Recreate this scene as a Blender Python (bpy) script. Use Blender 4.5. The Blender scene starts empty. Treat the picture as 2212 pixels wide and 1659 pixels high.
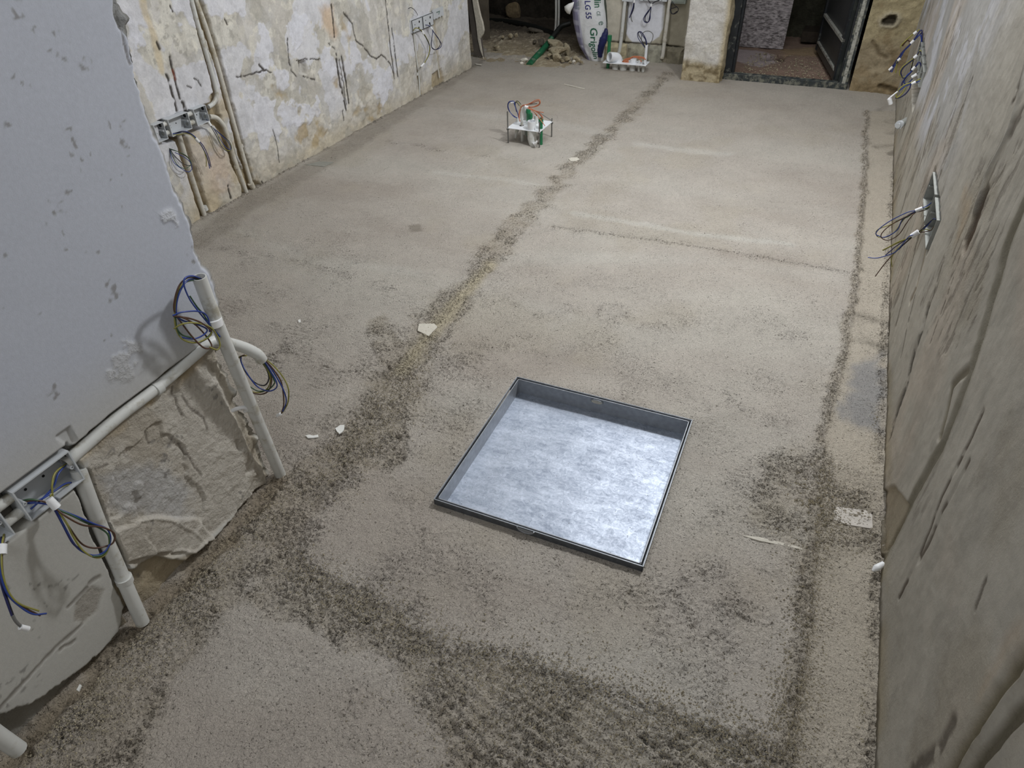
import bpy, math, random
import numpy as np
from mathutils import Vector, Matrix

random.seed(7); rng = np.random.default_rng(7)
sc = bpy.context.scene
COL = sc.collection

# ------------------------------------------------------------------ camera
CAM_H = 1.45
YAW, PITCH, ROLL, FPX = math.radians(-24.994), math.radians(38.611), math.radians(-1.637), 1477.735
CX, CY = 1106.0, 829.5
Fv = np.array([math.sin(YAW)*math.cos(PITCH), math.cos(YAW)*math.cos(PITCH), -math.sin(PITCH)])
r0 = np.array([math.cos(YAW), -math.sin(YAW), 0.0]); u0 = np.cross(r0, Fv)
Rv = r0*math.cos(ROLL) + u0*math.sin(ROLL); Uv = np.cross(Rv, Fv)
CAMP = np.array([0, 0, CAM_H])
cam = bpy.data.cameras.new('camera'); cam_o = bpy.data.objects.new('camera', cam); COL.objects.link(cam_o)
cam.sensor_width = 36; cam.lens = FPX/2212*36; cam.clip_start = 0.05
M3 = Matrix(((Rv[0], Uv[0], -Fv[0]), (Rv[1], Uv[1], -Fv[1]), (Rv[2], Uv[2], -Fv[2])))
cam_o.matrix_world = Matrix.Translation(Vector(CAMP)) @ M3.to_4x4()
sc.camera = cam_o

# ------------------------------------------------------------------ world, lights, exposure
sc.view_settings.view_transform = 'Standard'; sc.view_settings.look = 'None'
sc.view_settings.gamma = 1.0; sc.view_settings.use_curve_mapping = False
sc.view_settings.exposure = 0.0
w = bpy.data.worlds.new('world'); sc.world = w; w.use_nodes = True
w.node_tree.nodes['Background'].inputs[0].default_value = (0.75, 0.8, 0.9, 1)
w.node_tree.nodes['Background'].inputs[1].default_value = 0.05

def area(name, loc, tgt, size, power, col):
    l = bpy.data.lights.new(name, 'AREA'); l.shape = 'RECTANGLE'; l.size = size[0]; l.size_y = size[1]
    l.energy = power; l.color = col
    o = bpy.data.objects.new(name, l); COL.objects.link(o); o.location = loc
    o.rotation_euler = (Vector(tgt)-Vector(loc)).to_track_quat('-Z', 'Y').to_euler()
    return o
area('work_lamp', (0.20, 3.0, 2.45), (-1.0, 2.4, 0.4), (0.22, 0.22), 54, (0.975, 0.99, 1.0))
area('ceiling_fill', (-1.0, 4.3, 2.54), (-1.0, 4.3, 0.0), (1.6, 2.6), 34, (0.95, 0.975, 1.0))  # broad fill light added below the ceiling, not a fitting of the room
area('rear_fill', (-0.45, -0.6, 2.5), (-0.55, 0.8, 0.0), (1.0, 0.8), 16, (0.95, 0.975, 1.0))  # dim fill light added behind the camera to lift the near part

# ------------------------------------------------------------------ helpers: picture point -> world point on a real plane
def P(q, ax, v):
    d = Fv*FPX + Rv*(q[0]-CX) - Uv*(q[1]-CY); i = 'xyz'.index(ax)
    return CAMP + d*((v-CAMP[i])/d[i])
def floor_pts(pts): return [tuple(P(q, 'z', 0)[:2]) for q in pts]
def xwall_pts(pts, x): return [tuple(P(q, 'x', x)[1:]) for q in pts]
def ywall_pts(pts, y):
    o = []
    for q in pts:
        p = P(q, 'y', y); o.append((p[0], p[2]))
    return o

# ------------------------------------------------------------------ numpy noise and masks
def h2(ix, iy, s):
    n = (ix.astype(np.int64)*374761393 + iy.astype(np.int64)*668265263 + s*982451653) & 0xffffffff
    n = ((n ^ (n >> 13))*1274126177) & 0xffffffff
    n = ((n ^ (n >> 15))*2246822519) & 0xffffffff
    return ((n ^ (n >> 16)) & 0xffffff)/float(0xffffff)
def vn(x, y, s=0):
    ix = np.floor(x); iy = np.floor(y); fx = x-ix; fy = y-iy
    fx = fx*fx*(3-2*fx); fy = fy*fy*(3-2*fy)
    a = h2(ix, iy, s); b = h2(ix+1, iy, s); c = h2(ix, iy+1, s); d = h2(ix+1, iy+1, s)
    return (a*(1-fx)+b*fx)*(1-fy) + (c*(1-fx)+d*fx)*fy
def fbm(x, y, f, o=4, s=0):
    r = 0; a = 1; t = 0
    for i in range(o):
        r = r + a*vn(x*f+i*17.3, y*f+i*9.1, s+i); t += a; a *= 0.5; f *= 2.03
    return r/t
def worley(x, y, f, s=0):
    x = x*f; y = y*f; ix = np.floor(x); iy = np.floor(y); best = np.full(x.shape, 9.0); hid = np.zeros(x.shape)
    for dx in (-1, 0, 1):
        for dy in (-1, 0, 1):
            cx = ix+dx; cy = iy+dy
            px = cx+h2(cx, cy, s); py = cy+h2(cx, cy, s+7)
            d = np.hypot(x-px, y-py); m = d < best
            best = np.where(m, d, best); hid = np.where(m, h2(cx, cy, s+13), hid)
    return best, hid
def sstep(a, b, x):
    t = np.clip((x-a)/(b-a), 0, 1); return t*t*(3-2*t)
def seg_d(x, y, pts):
    best = np.full(x.shape, 1e9)
    for (ax, ay), (bx, by) in zip(pts[:-1], pts[1:]):
        vx, vy = bx-ax, by-ay; L = vx*vx+vy*vy+1e-12
        t = np.clip(((x-ax)*vx+(y-ay)*vy)/L, 0, 1)
        best = np.minimum(best, np.hypot(x-ax-t*vx, y-ay-t*vy))
    return best
def line(x, y, pts, hw, soft=0.4, warp=0.0, f=20, s=3):
    """1 on the line, fading at half width hw; warped by noise"""
    xs = [p[0] for p in pts]; ys = [p[1] for p in pts]; m = hw*2.5+warp
    sel = (x > min(xs)-m) & (x < max(xs)+m) & (y > min(ys)-m) & (y < max(ys)+m)
    o = np.zeros(x.shape)
    if not sel.any(): return o
    X = x[sel]; Y = y[sel]
    if warp:
        X, Y = X+(fbm(X, Y, f, 3, s)-.5)*2*warp, Y+(fbm(X, Y, f, 3, s+50)-.5)*2*warp
    d = seg_d(X, Y, pts)
    o[sel] = 1-sstep(hw*(1-soft), hw*(1+soft), d)
    return o
def poly(x, y, pts, soft=0.01, warp=0.0, f=15, s=5):
    xs = [p[0] for p in pts]; ys = [p[1] for p in pts]; m = soft*2+warp*1.2
    sel = (x > min(xs)-m) & (x < max(xs)+m) & (y > min(ys)-m) & (y < max(ys)+m)
    o = np.zeros(x.shape)
    if not sel.any(): return o
    X = x[sel]; Y = y[sel]
    if warp:
        X, Y = X+(fbm(X, Y, f, 4, s)-.5)*2*warp, Y+(fbm(X, Y, f, 4, s+50)-.5)*2*warp
    ins = np.zeros(X.shape, bool); n = len(pts)
    for i in range(n):
        ax, ay = pts[i]; bx, by = pts[(i+1) % n]
        if ay == by: continue
        c = ((ay > Y) != (by > Y)) & (X < (bx-ax)*(Y-ay)/(by-ay)+ax); ins ^= c
    d = seg_d(X, Y, list(pts)+[pts[0]])*np.where(ins, -1, 1)
    o[sel] = 1-sstep(-soft, soft, d)
    return o
def mix(c, col, m):
    return c*(1-m[..., None]) + np.array(col)*m[..., None]
def srgb(r, g, b):
    f = lambda v: (v/255/12.92) if v/255 <= .04045 else ((v/255+.055)/1.055)**2.4
    return (f(r), f(g), f(b))
def axis(*segs):
    """segs: (start, end, step) runs joined"""
    o = [segs[0][0]]
    for a, b, st in segs:
        n = max(1, int(round((b-a)/st))); o += list(a+(b-a)*(np.arange(n)+1)/n)
    return np.array(o)

# ------------------------------------------------------------------ object helpers
def link(o, parent=None):
    COL.objects.link(o)
    if parent is not None: o.parent = parent
    return o
def tag(o, label=None, cat=None, group=None, kind=None):
    if label: o['label'] = label
    if cat: o['category'] = cat
    if group: o['group'] = group
    if kind: o['kind'] = kind
    return o
def empty(name, loc, label=None, cat=None, group=None, kind=None):
    o = bpy.data.objects.new(name, None); o.location = loc; o.empty_display_size = .05; link(o)
    return tag(o, label, cat, group, kind)
def grid_mesh(name, XYZ, mats, col=None, rough=None, keep=None, smooth=True, parent=None, flip=False):
    ny, nx = XYZ.shape[:2]
    idx = np.arange(ny*nx).reshape(ny, nx)
    q = np.stack([idx[:-1, :-1], idx[:-1, 1:], idx[1:, 1:], idx[1:, :-1]], -1)
    if flip: q = q[..., ::-1]
    if keep is not None: q = q[keep]
    q = q.reshape(-1, 4)
    used = np.unique(q); remap = np.full(ny*nx, -1, np.int64); remap[used] = np.arange(len(used))
    q = remap[q]; V = XYZ.reshape(-1, 3)[used]
    if parent is not None: V = V-np.array(parent.location)
    me = bpy.data.meshes.new(name)
    me.vertices.add(len(V)); me.vertices.foreach_set('co', V.astype(np.float32).ravel())
    me.loops.add(q.size); me.loops.foreach_set('vertex_index', q.astype(np.int32).ravel())
    me.polygons.add(len(q)); me.polygons.foreach_set('loop_start', np.arange(0, q.size, 4, dtype=np.int32))
    me.polygons.foreach_set('use_smooth', np.full(len(q), smooth))
    me.update(calc_edges=True)
    if col is not None:
        a = me.attributes.new('Col', 'FLOAT_COLOR', 'POINT')
        c = np.ones((len(V), 4), np.float32); c[:, :3] = col.reshape(-1, 3)[used]; a.data.foreach_set('color', c.ravel())
    if rough is not None:
        a = me.attributes.new('coarse', 'FLOAT', 'POINT'); a.data.foreach_set('value', rough.reshape(-1)[used].astype(np.float32))
    for m in (mats if isinstance(mats, list) else [mats]): me.materials.append(m)
    return link(bpy.data.objects.new(name, me), parent)

class MB:
    """collects shapes and links them as ONE mesh"""
    def __init__(s): s.v = []; s.f = []; s.sm = []; s.mi = []; s.cur = 0
    def add(s, v, f, smooth=False):
        b = len(s.v); s.v += [tuple(p) for p in v]; s.f += [tuple(i+b for i in q) for q in f]
        s.sm += [smooth]*len(f); s.mi += [s.cur]*len(f); return s
    def box(s, a, b, rot=None, c=None):
        (x0, y0, z0), (x1, y1, z1) = a, b
        v = [(x0, y0, z0), (x1, y0, z0), (x1, y1, z0), (x0, y1, z0), (x0, y0, z1), (x1, y0, z1), (x1, y1, z1), (x0, y1, z1)]
        if rot is not None:
            c = Vector(c); v = [tuple(rot @ (Vector(p)-c)+c) for p in v]
        return s.add(v, [(0, 3, 2, 1), (4, 5, 6, 7), (0, 1, 5, 4), (1, 2, 6, 5), (2, 3, 7, 6), (3, 0, 4, 7)])
    def tube(s, pts, r, n=10, cap=True, hollow=0.0, curve=True, steps=6):
        pts = [Vector(p) for p in pts]
        rs = r if isinstance(r, (list, tuple)) else [r]*len(pts)
        if curve and len(pts) > 2:
            q = [pts[0]*2-pts[1]]+pts+[pts[-1]*2-pts[-2]]; o = []; ro = []
            for i in range(1, len(q)-2):
                for k in range(steps):
                    t = k/steps; p0, p1, p2, p3 = q[i-1:i+3]
                    o.append(0.5*((2*p1)+(-p0+p2)*t+(2*p0-5*p1+4*p2-p3)*t*t+(-p0+3*p1-3*p2+p3)*t**3))
                    ro.append(rs[i-1]*(1-t)+rs[i]*t)
            o.append(pts[-1]); ro.append(rs[-1]); pts, rs = o, ro
        T = []
        for i in range(len(pts)):
            a = pts[max(0, i-1)]; b = pts[min(len(pts)-1, i+1)]; d = b-a
            T.append(d.normalized() if d.length > 1e-9 else (T[-1] if T else Vector((0, 0, 1))))
        up = Vector((0, 0, 1)) if abs(T[0].z) < .9 else Vector((1, 0, 0))
        nrm = (up-T[0]*up.dot(T[0])).normalized(); v = []; f = []
        for i, p in enumerate(pts):
            nrm = nrm-T[i]*nrm.dot(T[i])
            nrm = nrm.normalized() if nrm.length > 1e-6 else T[i].orthogonal().normalized()
            bi = T[i].cross(nrm)
            for k in range(n):
                a = 2*math.pi*k/n; v.append(p+(nrm*math.cos(a)+bi*math.sin(a))*rs[i])
        m = len(pts)
        for i in range(m-1):
            for k in range(n):
                f.append((i*n+k, i*n+(k+1) % n, (i+1)*n+(k+1) % n, (i+1)*n+k))
        s.add(v, f, True)
        if hollow:
            # open mouth: rim ring, inner wall and a plug further in
            for e, (i0, sg) in enumerate(((0, -1), (m-1, 1))):
                ring = v[i0*n:(i0+1)*n]; c = pts[i0]; d = T[i0]*sg
                inn = [c+(p-c)*hollow for p in ring]; deep = [p-d*min(.05, rs[i0]*1.3) for p in inn]
                g = [(k, (k+1) % n, n+(k+1) % n, n+k) for k in range(n)] + [(n+k, n+(k+1) % n, 2*n+(k+1) % n, 2*n+k) for k in range(n)] + [tuple(range(2*n, 3*n))]
                if sg < 0: g = [q[::-1] for q in g]
                s.add(ring+inn+deep, g)
        elif cap:
            s.add(v[:n], [tuple(range(n))[::-1]]); s.add(v[-n:], [tuple(range(n))])
        return s
    def build(s, name, mats, parent=None, bevel=0):
        me = bpy.data.meshes.new(name)
        off = Vector(parent.location) if (parent is not None and parent.parent is None) else Vector((0, 0, 0))
        if parent is not None and parent.parent is not None: off = Vector(parent.parent.location)+Vector(parent.location)
        me.from_pydata([tuple(Vector(p)-off) for p in s.v], [], s.f); me.validate()
        mats = mats if isinstance(mats, list) else [mats]
        for m in mats: me.materials.append(m)
        if len(me.polygons) == len(s.sm):
            me.polygons.foreach_set('use_smooth', s.sm); me.polygons.foreach_set('material_index', s.mi)
        me.update()
        o = link(bpy.data.objects.new(name, me), parent)
        if bevel:
            b = o.modifiers.new('bevel', 'BEVEL'); b.width = bevel; b.segments = 2; b.limit_method = 'ANGLE'
        return o

# ------------------------------------------------------------------ materials
def nt(name):
    m = bpy.data.materials.new(name); m.use_nodes = True; t = m.node_tree
    return m, t, t.nodes['Principled BSDF']
def N(t, ty, **kw):
    n = t.nodes.new(ty)
    for k, v in kw.items():
        if k.startswith('i_'):
            kk = k[2:]; kk = int(kk) if kk.isdigit() else kk.replace('_', ' ')
            n.inputs[kk].default_value = v
        else: setattr(n, k, v)
    return n
def simple(name, col, rough=0.5, metal=0.0, var=0.12, vs=40.0, bump=0.0, bs=200.0, dirt=None, dirt_amt=.5, spec=0.5):
    m, t, b = nt(name); L = t.links.new
    tc = N(t, 'ShaderNodeTexCoord')
    n = N(t, 'ShaderNodeTexNoise', i_Scale=vs, i_Detail=4.0); L(tc.outputs['Object'], n.inputs['Vector'])
    rp = N(t, 'ShaderNodeMapRange', i_1=0.3, i_2=0.7, i_3=1-var, i_4=1+var); L(n.outputs[0], rp.inputs[0])
    mx = N(t, 'ShaderNodeVectorMath', operation='SCALE'); mx.inputs[0].default_value = col[:3]; L(rp.outputs[0], mx.inputs['Scale'])
    out = mx.outputs[0]
    if dirt:
        n2 = N(t, 'ShaderNodeTexNoise', i_Scale=vs*.6, i_Detail=6.0, i_Roughness=.7); L(tc.outputs['Object'], n2.inputs['Vector'])
        r2 = N(t, 'ShaderNodeMapRange', i_1=.62-.3*dirt_amt, i_2=.72-.2*dirt_amt); L(n2.outputs[0], r2.inputs[0])
        mm = N(t, 'ShaderNodeMix', data_type='RGBA'); L(r2.outputs[0], mm.inputs[0]); L(out, mm.inputs[6]); mm.inputs[7].default_value = (*dirt, 1)
        out = mm.outputs[2]
    L(out, b.inputs['Base Color'])
    b.inputs['Roughness'].default_value = rough; b.inputs['Metallic'].default_value = metal
    b.inputs['Specular IOR Level'].default_value = spec
    if bump:
        n3 = N(t, 'ShaderNodeTexNoise', i_Scale=bs, i_Detail=5.0); L(tc.outputs['Object'], n3.inputs['Vector'])
        bp = N(t, 'ShaderNodeBump', i_Strength=min(1, bump), i_Distance=.002); L(n3.outputs[0], bp.inputs['Height']); L(bp.outputs[0], b.inputs['Normal'])
    return m
def attr_mat(name, var=0.10, vs=120, bumps=((300, 0.001, 0.5),), rough=0.9, coarse=False, spec=.25):
    """colour from the vertex attribute Col with grain; bump from noise layers"""
    m, t, b = nt(name); L = t.links.new
    tc = N(t, 'ShaderNodeTexCoord'); at = N(t, 'ShaderNodeAttribute', attribute_name='Col')
    n = N(t, 'ShaderNodeTexNoise', i_Scale=vs, i_Detail=6.0, i_Roughness=.65); L(tc.outputs['Object'], n.inputs['Vector'])
    rp = N(t, 'ShaderNodeMapRange', i_1=0.3, i_2=0.7, i_3=1-var, i_4=1+var); L(n.outputs[0], rp.inputs[0])
    mx = N(t, 'ShaderNodeVectorMath', operation='SCALE'); L(at.outputs['Color'], mx.inputs[0]); L(rp.outputs[0], mx.inputs['Scale'])
    L(mx.outputs[0], b.inputs['Base Color']); b.inputs['Roughness'].default_value = rough
    b.inputs['Specular IOR Level'].default_value = spec
    last = None
    ca = N(t, 'ShaderNodeAttribute', attribute_name='coarse') if coarse else None
    for sc_, dist, st in bumps:
        if sc_ < 0:
            tx = N(t, 'ShaderNodeTexVoronoi', i_Scale=-sc_); L(tc.outputs['Object'], tx.inputs['Vector']); o = tx.outputs['Distance']
            inv = N(t, 'ShaderNodeMath', operation='MULTIPLY', i_1=-1.0); L(o, inv.inputs[0]); o = inv.outputs[0]
        else:
            tx = N(t, 'ShaderNodeTexNoise', i_Scale=sc_, i_Detail=5.0, i_Roughness=.6); L(tc.outputs['Object'], tx.inputs['Vector']); o = tx.outputs[0]
        bp = N(t, 'ShaderNodeBump', i_Distance=dist, i_Strength=st); L(o, bp.inputs['Height'])
        if ca is not None and dist > .002:
            ml = N(t, 'ShaderNodeMath', operation='MULTIPLY_ADD', i_1=st, i_2=.03); L(ca.outputs['Fac'], ml.inputs[0]); L(ml.outputs[0], bp.inputs['Strength'])
        if last is not None: L(last, bp.inputs['Normal'])
        last = bp.outputs[0]
    L(last, b.inputs['Normal'])
    return m
M = {}
def screed():
    m, t, b = nt('screed'); L = t.links.new
    tc = N(t, 'ShaderNodeTexCoord'); at = N(t, 'ShaderNodeAttribute', attribute_name='Col'); ca = N(t, 'ShaderNodeAttribute', attribute_name='coarse')
    n1 = N(t, 'ShaderNodeTexNoise', i_Scale=190.0, i_Detail=3.0, i_Roughness=.6, i_Distortion=.8); n2 = N(t, 'ShaderNodeTexNoise', i_Scale=420.0, i_Detail=4.0, i_Roughness=.6); n3 = N(t, 'ShaderNodeTexNoise', i_Scale=5.0, i_Detail=5.0)
    for n in (n1, n2, n3): L(tc.outputs['Object'], n.inputs['Vector'])
    # pits: where the noise dips below a level that rises with coarseness
    lv = N(t, 'ShaderNodeMath', operation='MULTIPLY_ADD', i_1=.115, i_2=.318); L(ca.outputs['Fac'], lv.inputs[0])
    sub = N(t, 'ShaderNodeMath', operation='SUBTRACT'); L(lv.outputs[0], sub.inputs[0]); L(n1.outputs[0], sub.inputs[1])
    pit = N(t, 'ShaderNodeMapRange', i_1=-.02, i_2=.08); L(sub.outputs[0], pit.inputs[0])
    r2 = N(t, 'ShaderNodeMapRange', i_1=.3, i_2=.7, i_3=.84, i_4=1.16); L(n2.outputs[0], r2.inputs[0])
    r3 = N(t, 'ShaderNodeMapRange', i_1=.3, i_2=.7, i_3=.95, i_4=1.05); L(n3.outputs[0], r3.inputs[0])
    mu = N(t, 'ShaderNodeMath', operation='MULTIPLY'); L(r2.outputs[0], mu.inputs[0]); L(r3.outputs[0], mu.inputs[1])
    mx = N(t, 'ShaderNodeVectorMath', operation='SCALE'); L(at.outputs['Color'], mx.inputs[0]); L(mu.outputs[0], mx.inputs['Scale'])
    pf = N(t, 'ShaderNodeMath', operation='MULTIPLY', i_1=.60); L(pit.outputs[0], pf.inputs[0])
    cm = N(t, 'ShaderNodeMix', data_type='RGBA'); L(pf.outputs[0], cm.inputs[0]); L(mx.outputs[0], cm.inputs[6]); cm.inputs[7].default_value = (*srgb(114, 104, 88), 1)
    L(cm.outputs[2], b.inputs['Base Color']); b.inputs['Roughness'].default_value = .93; b.inputs['Specular IOR Level'].default_value = .2
    h = N(t, 'ShaderNodeMath', operation='MULTIPLY_ADD', i_1=-1.6); L(pit.outputs[0], h.inputs[0]); L(n1.outputs[0], h.inputs[2])
    b1 = N(t, 'ShaderNodeBump', i_Distance=.0055, i_Strength=1.0); L(h.outputs[0], b1.inputs['Height'])
    b2 = N(t, 'ShaderNodeBump', i_Distance=.0014, i_Strength=.5); L(n2.outputs[0], b2.inputs['Height']); L(b1.outputs[0], b2.inputs['Normal'])
    L(b2.outputs[0], b.inputs['Normal']); return m
M['screed'] = screed()
M['plaster'] = attr_mat('old_plaster', .05, 120, ((38, .006, .5), (110, .0045, .8), (240, .0025, .7), (420, .0010, .4)), .92, True)
M['rough_plaster'] = attr_mat('rough_old_plaster', .09, 110, ((45, .004, .35), (130, .003, .6), (420, .0015, .6)), .94)
M['stone'] = attr_mat('rough_stonework', .16, 80, ((60, .009, .6), (180, .004, .7), (420, .002, .6)), .95)
M['pvc'] = simple('white_conduit_plastic', srgb(205, 206, 203), .42, var=.03, vs=30, dirt=srgb(170, 165, 150), dirt_amt=.3)
M['pvc_dusty'] = simple('dusty_conduit_plastic', srgb(202, 199, 190), .6, var=.05, vs=30, dirt=srgb(172, 163, 142), dirt_amt=.4)
M['box'] = simple('grey_white_box_plastic', srgb(196, 200, 204), .45, var=.03, vs=40)
M['boxdusty'] = simple('dusty_box_plastic', srgb(150, 152, 148), .6, var=.08, vs=60)
M['tape'] = simple('white_tape', srgb(235, 236, 238), .5, var=.04, vs=80)
M['hole'] = simple('dark_hole', (.008, .008, .009), .9)
M['blue'] = simple('blue_wire_insulation', srgb(44, 66, 140), .35, var=.05)
M['brown'] = simple('brown_wire_insulation', srgb(84, 58, 44), .4, var=.05)
M['yg'] = simple('yellow_green_wire_insulation', srgb(142, 138, 70), .4, var=.1)
M['green_w'] = simple('green_wire_insulation', srgb(58, 88, 62), .4, var=.1)
M['black'] = simple('black_wire_insulation', srgb(34, 34, 42), .4, var=.1)
M['navy'] = simple('dark_blue_wire_insulation', srgb(38, 42, 92), .4, var=.1)
M['grey_w'] = simple('grey_wire_insulation', srgb(112, 112, 110), .45, var=.1)
M['orange'] = simple('orange_wire_insulation', srgb(186, 112, 78), .4, var=.1)
M['green_pipe'] = simple('green_water_pipe', srgb(30, 112, 72), .4, var=.1, vs=30)
M['green_dark'] = simple('scuffed_green_hose', srgb(30, 92, 62), .5, var=.25, vs=25, dirt=srgb(110, 125, 110), dirt_amt=.2)
M['rod'] = simple('threaded_steel', srgb(120, 120, 118), .4, .7, var=.2, vs=300)
M['white_plate'] = simple('white_plastic_sheet', srgb(228, 231, 235), .4, var=.02)
M['black_metal'] = simple('black_painted_steel', srgb(38, 42, 46), .45, .2, var=.25, vs=30, dirt=srgb(120, 122, 116), dirt_amt=.12, bump=.3)
M['worn_metal'] = simple('worn_black_steel', srgb(50, 56, 58), .6, .1, var=.3, vs=50, dirt=srgb(128, 128, 116), dirt_amt=.5, bump=.6)
M['light_metal'] = simple('dusty_steel_strip', srgb(176, 176, 168), .5, .2, var=.2, vs=60, dirt=srgb(84, 84, 78), dirt_amt=.4)
M['leaf'] = simple('dark_door_panel', srgb(44, 48, 48), .4, .1, var=.2, vs=8, dirt=srgb(70, 74, 70), dirt_amt=.2)
M['board_edge'] = simple('grey_board', srgb(84, 78, 72), .8, var=.15, vs=20, bump=.4)
M['board_light'] = simple('plaster_crumbs', srgb(196, 190, 176), .9, var=.15, vs=60, bump=.8)
M['rock'] = simple('pale_rubble_stone', srgb(166, 156, 132), .95, var=.25, vs=30, bump=1.0, bs=120, dirt=srgb(120, 108, 86), dirt_amt=.5)
M['rock_dark'] = simple('dark_rubble_stone', srgb(86, 80, 70), .95, var=.3, vs=30, bump=1.0, bs=120)
M['rock_white'] = simple('white_plaster_rubble', srgb(215, 210, 198), .9, var=.1, vs=40, bump=.8, bs=120)
M['black_rubber'] = simple('black_hose_rubber', srgb(30, 32, 30), .5, var=.2)
M['navy_cloth'] = simple('navy_plastic_bag', srgb(24, 30, 84), .45, var=.25, vs=25, bump=.5, bs=60)
M['ink_green'] = simple('green_print', srgb(28, 92, 66), .5, var=.06)
M['ink_blue'] = simple('dark_blue_print', srgb(40, 44, 110), .5, var=.06)
M['ink_grey'] = simple('grey_green_print', srgb(110, 130, 124), .5, var=.06)
M['mould'] = simple('dark_damp_wall', srgb(38, 38, 34), .95, var=.5, vs=9, bump=1, bs=40, dirt=srgb(74, 74, 62), dirt_amt=.3)
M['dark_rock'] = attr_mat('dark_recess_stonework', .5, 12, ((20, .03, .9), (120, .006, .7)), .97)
M['ceiling'] = simple('pale_ceiling_plaster', srgb(205, 208, 212), .9, var=.05, vs=3)
M['mark'] = simple('dry_white_plaster', srgb(198, 193, 181), .9, var=.08, vs=90, bump=.4)
M['paper'] = simple('white_scrap_paper', srgb(226, 226, 222), .8, var=.03)
def steel():
    m, t, b = nt('galvanised_steel'); L = t.links.new
    tc = N(t, 'ShaderNodeTexCoord')
    v = N(t, 'ShaderNodeTexVoronoi', i_Scale=55.0); n = N(t, 'ShaderNodeTexNoise', i_Scale=9.0, i_Detail=8.0, i_Roughness=.7)
    mp = N(t, 'ShaderNodeMapping'); mp.inputs['Rotation'].default_value = (0, 0, .5); mp.inputs['Scale'].default_value = (1, 3.2, 1)
    L(tc.outputs['Object'], mp.inputs[0]); L(mp.outputs[0], n.inputs[0])
    n3 = N(t, 'ShaderNodeTexNoise', i_Scale=60.0, i_Detail=6.0, i_Roughness=.75, i_Distortion=1.2); L(tc.outputs['Object'], n3.inputs[0])
    L(tc.outputs['Object'], v.inputs[0])
    a = N(t, 'ShaderNodeMix', data_type='RGBA'); a.inputs[6].default_value = (*srgb(136, 146, 162), 1); a.inputs[7].default_value = (*srgb(194, 202, 216), 1)
    ad = N(t, 'ShaderNodeMath', operation='ADD'); L(n.outputs[0], ad.inputs[0]); L(n3.outputs[0], ad.inputs[1])
    r = N(t, 'ShaderNodeMapRange', i_1=.72, i_2=1.28); L(ad.outputs[0], r.inputs[0]); L(r.outputs[0], a.inputs[0])
    # grit specks
    sp = N(t, 'ShaderNodeTexVoronoi', i_Scale=75.0); L(tc.outputs['Object'], sp.inputs[0])
    rs = N(t, 'ShaderNodeMapRange', i_1=.07, i_2=.10, i_3=1.0, i_4=0.0); L(sp.outputs['Distance'], rs.inputs[0])
    gt = N(t, 'ShaderNodeMath', operation='GREATER_THAN', i_1=.72); sx = N(t, 'ShaderNodeSeparateColor'); L(sp.outputs['Color'], sx.inputs[0]); L(sx.outputs[0], gt.inputs[0])
    mu = N(t, 'ShaderNodeMath', operation='MULTIPLY'); L(rs.outputs[0], mu.inputs[0]); L(gt.outputs[0], mu.inputs[1])
    c = N(t, 'ShaderNodeMix', data_type='RGBA'); L(mu.outputs[0], c.inputs[0]); L(a.outputs[2], c.inputs[6]); c.inputs[7].default_value = (*srgb(70, 66, 58), 1)
    L(c.outputs[2], b.inputs['Base Color']); b.inputs['Metallic'].default_value = .6
    rr = N(t, 'ShaderNodeMapRange', i_1=.8, i_2=1.25, i_3=.55, i_4=.40); L(ad.outputs[0], rr.inputs[0]); L(rr.outputs[0], b.inputs['Roughness'])
    bp = N(t, 'ShaderNodeBump', i_Distance=.0015, i_Strength=.35); L(n3.outputs[0], bp.inputs['Height'])
    L(bp.outputs[0], b.inputs['Normal']); return m
M['steel'] = steel()
M['steel_edge'] = simple('steel_frame_edge', srgb(158, 162, 168), .5, .45, var=.12, vs=60)
M['steel_dark'] = simple('dark_frame_steel', srgb(104, 108, 114), .5, .6, var=.2, vs=60)
def osb():
    m, t, b = nt('osb_flakes'); L = t.links.new
    tc = N(t, 'ShaderNodeTexCoord'); cols = []
    out = None
    for i, ang in enumerate((.3, 1.2, 2.2)):
        mp = N(t, 'ShaderNodeMapping'); mp.inputs['Rotation'].default_value = (0, ang, 0); mp.inputs['Scale'].default_value = (1, 1, 2.8)
        L(tc.outputs['Object'], mp.inputs[0])
        v = N(t, 'ShaderNodeTexVoronoi', i_Scale=34.0+i*7); L(mp.outputs[0], v.inputs[0])
        s = N(t, 'ShaderNodeSeparateColor'); L(v.outputs['Color'], s.inputs[0])
        if out is None: out = s.outputs[0]
        else:
            a = N(t, 'ShaderNodeMath', operation='ADD'); L(out, a.inputs[0]); L(s.outputs[0], a.inputs[1]); out = a.outputs[0]
    r = N(t, 'ShaderNodeMapRange', i_1=.6, i_2=2.4); L(out, r.inputs[0])
    a = N(t, 'ShaderNodeMix', data_type='RGBA'); L(r.outputs[0], a.inputs[0])
    a.inputs[6].default_value = (*srgb(102, 96, 96), 1); a.inputs[7].default_value = (*srgb(206, 198, 200), 1)
    L(a.outputs[2], b.inputs['Base Color']); b.inputs['Roughness'].default_value = .85
    bp = N(t, 'ShaderNodeBump', i_Distance=.004, i_Strength=.6); L(out, bp.inputs['Height']); L(bp.outputs[0], b.inputs['Normal'])
    return m
M['osb'] = osb()

WL, WN, WR, YB = -2.74, -1.225, 0.387, 5.92     # far left wall, near left wall, right wall, back wall section
N_END = 0.985                                    # where the near left wall stops

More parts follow.
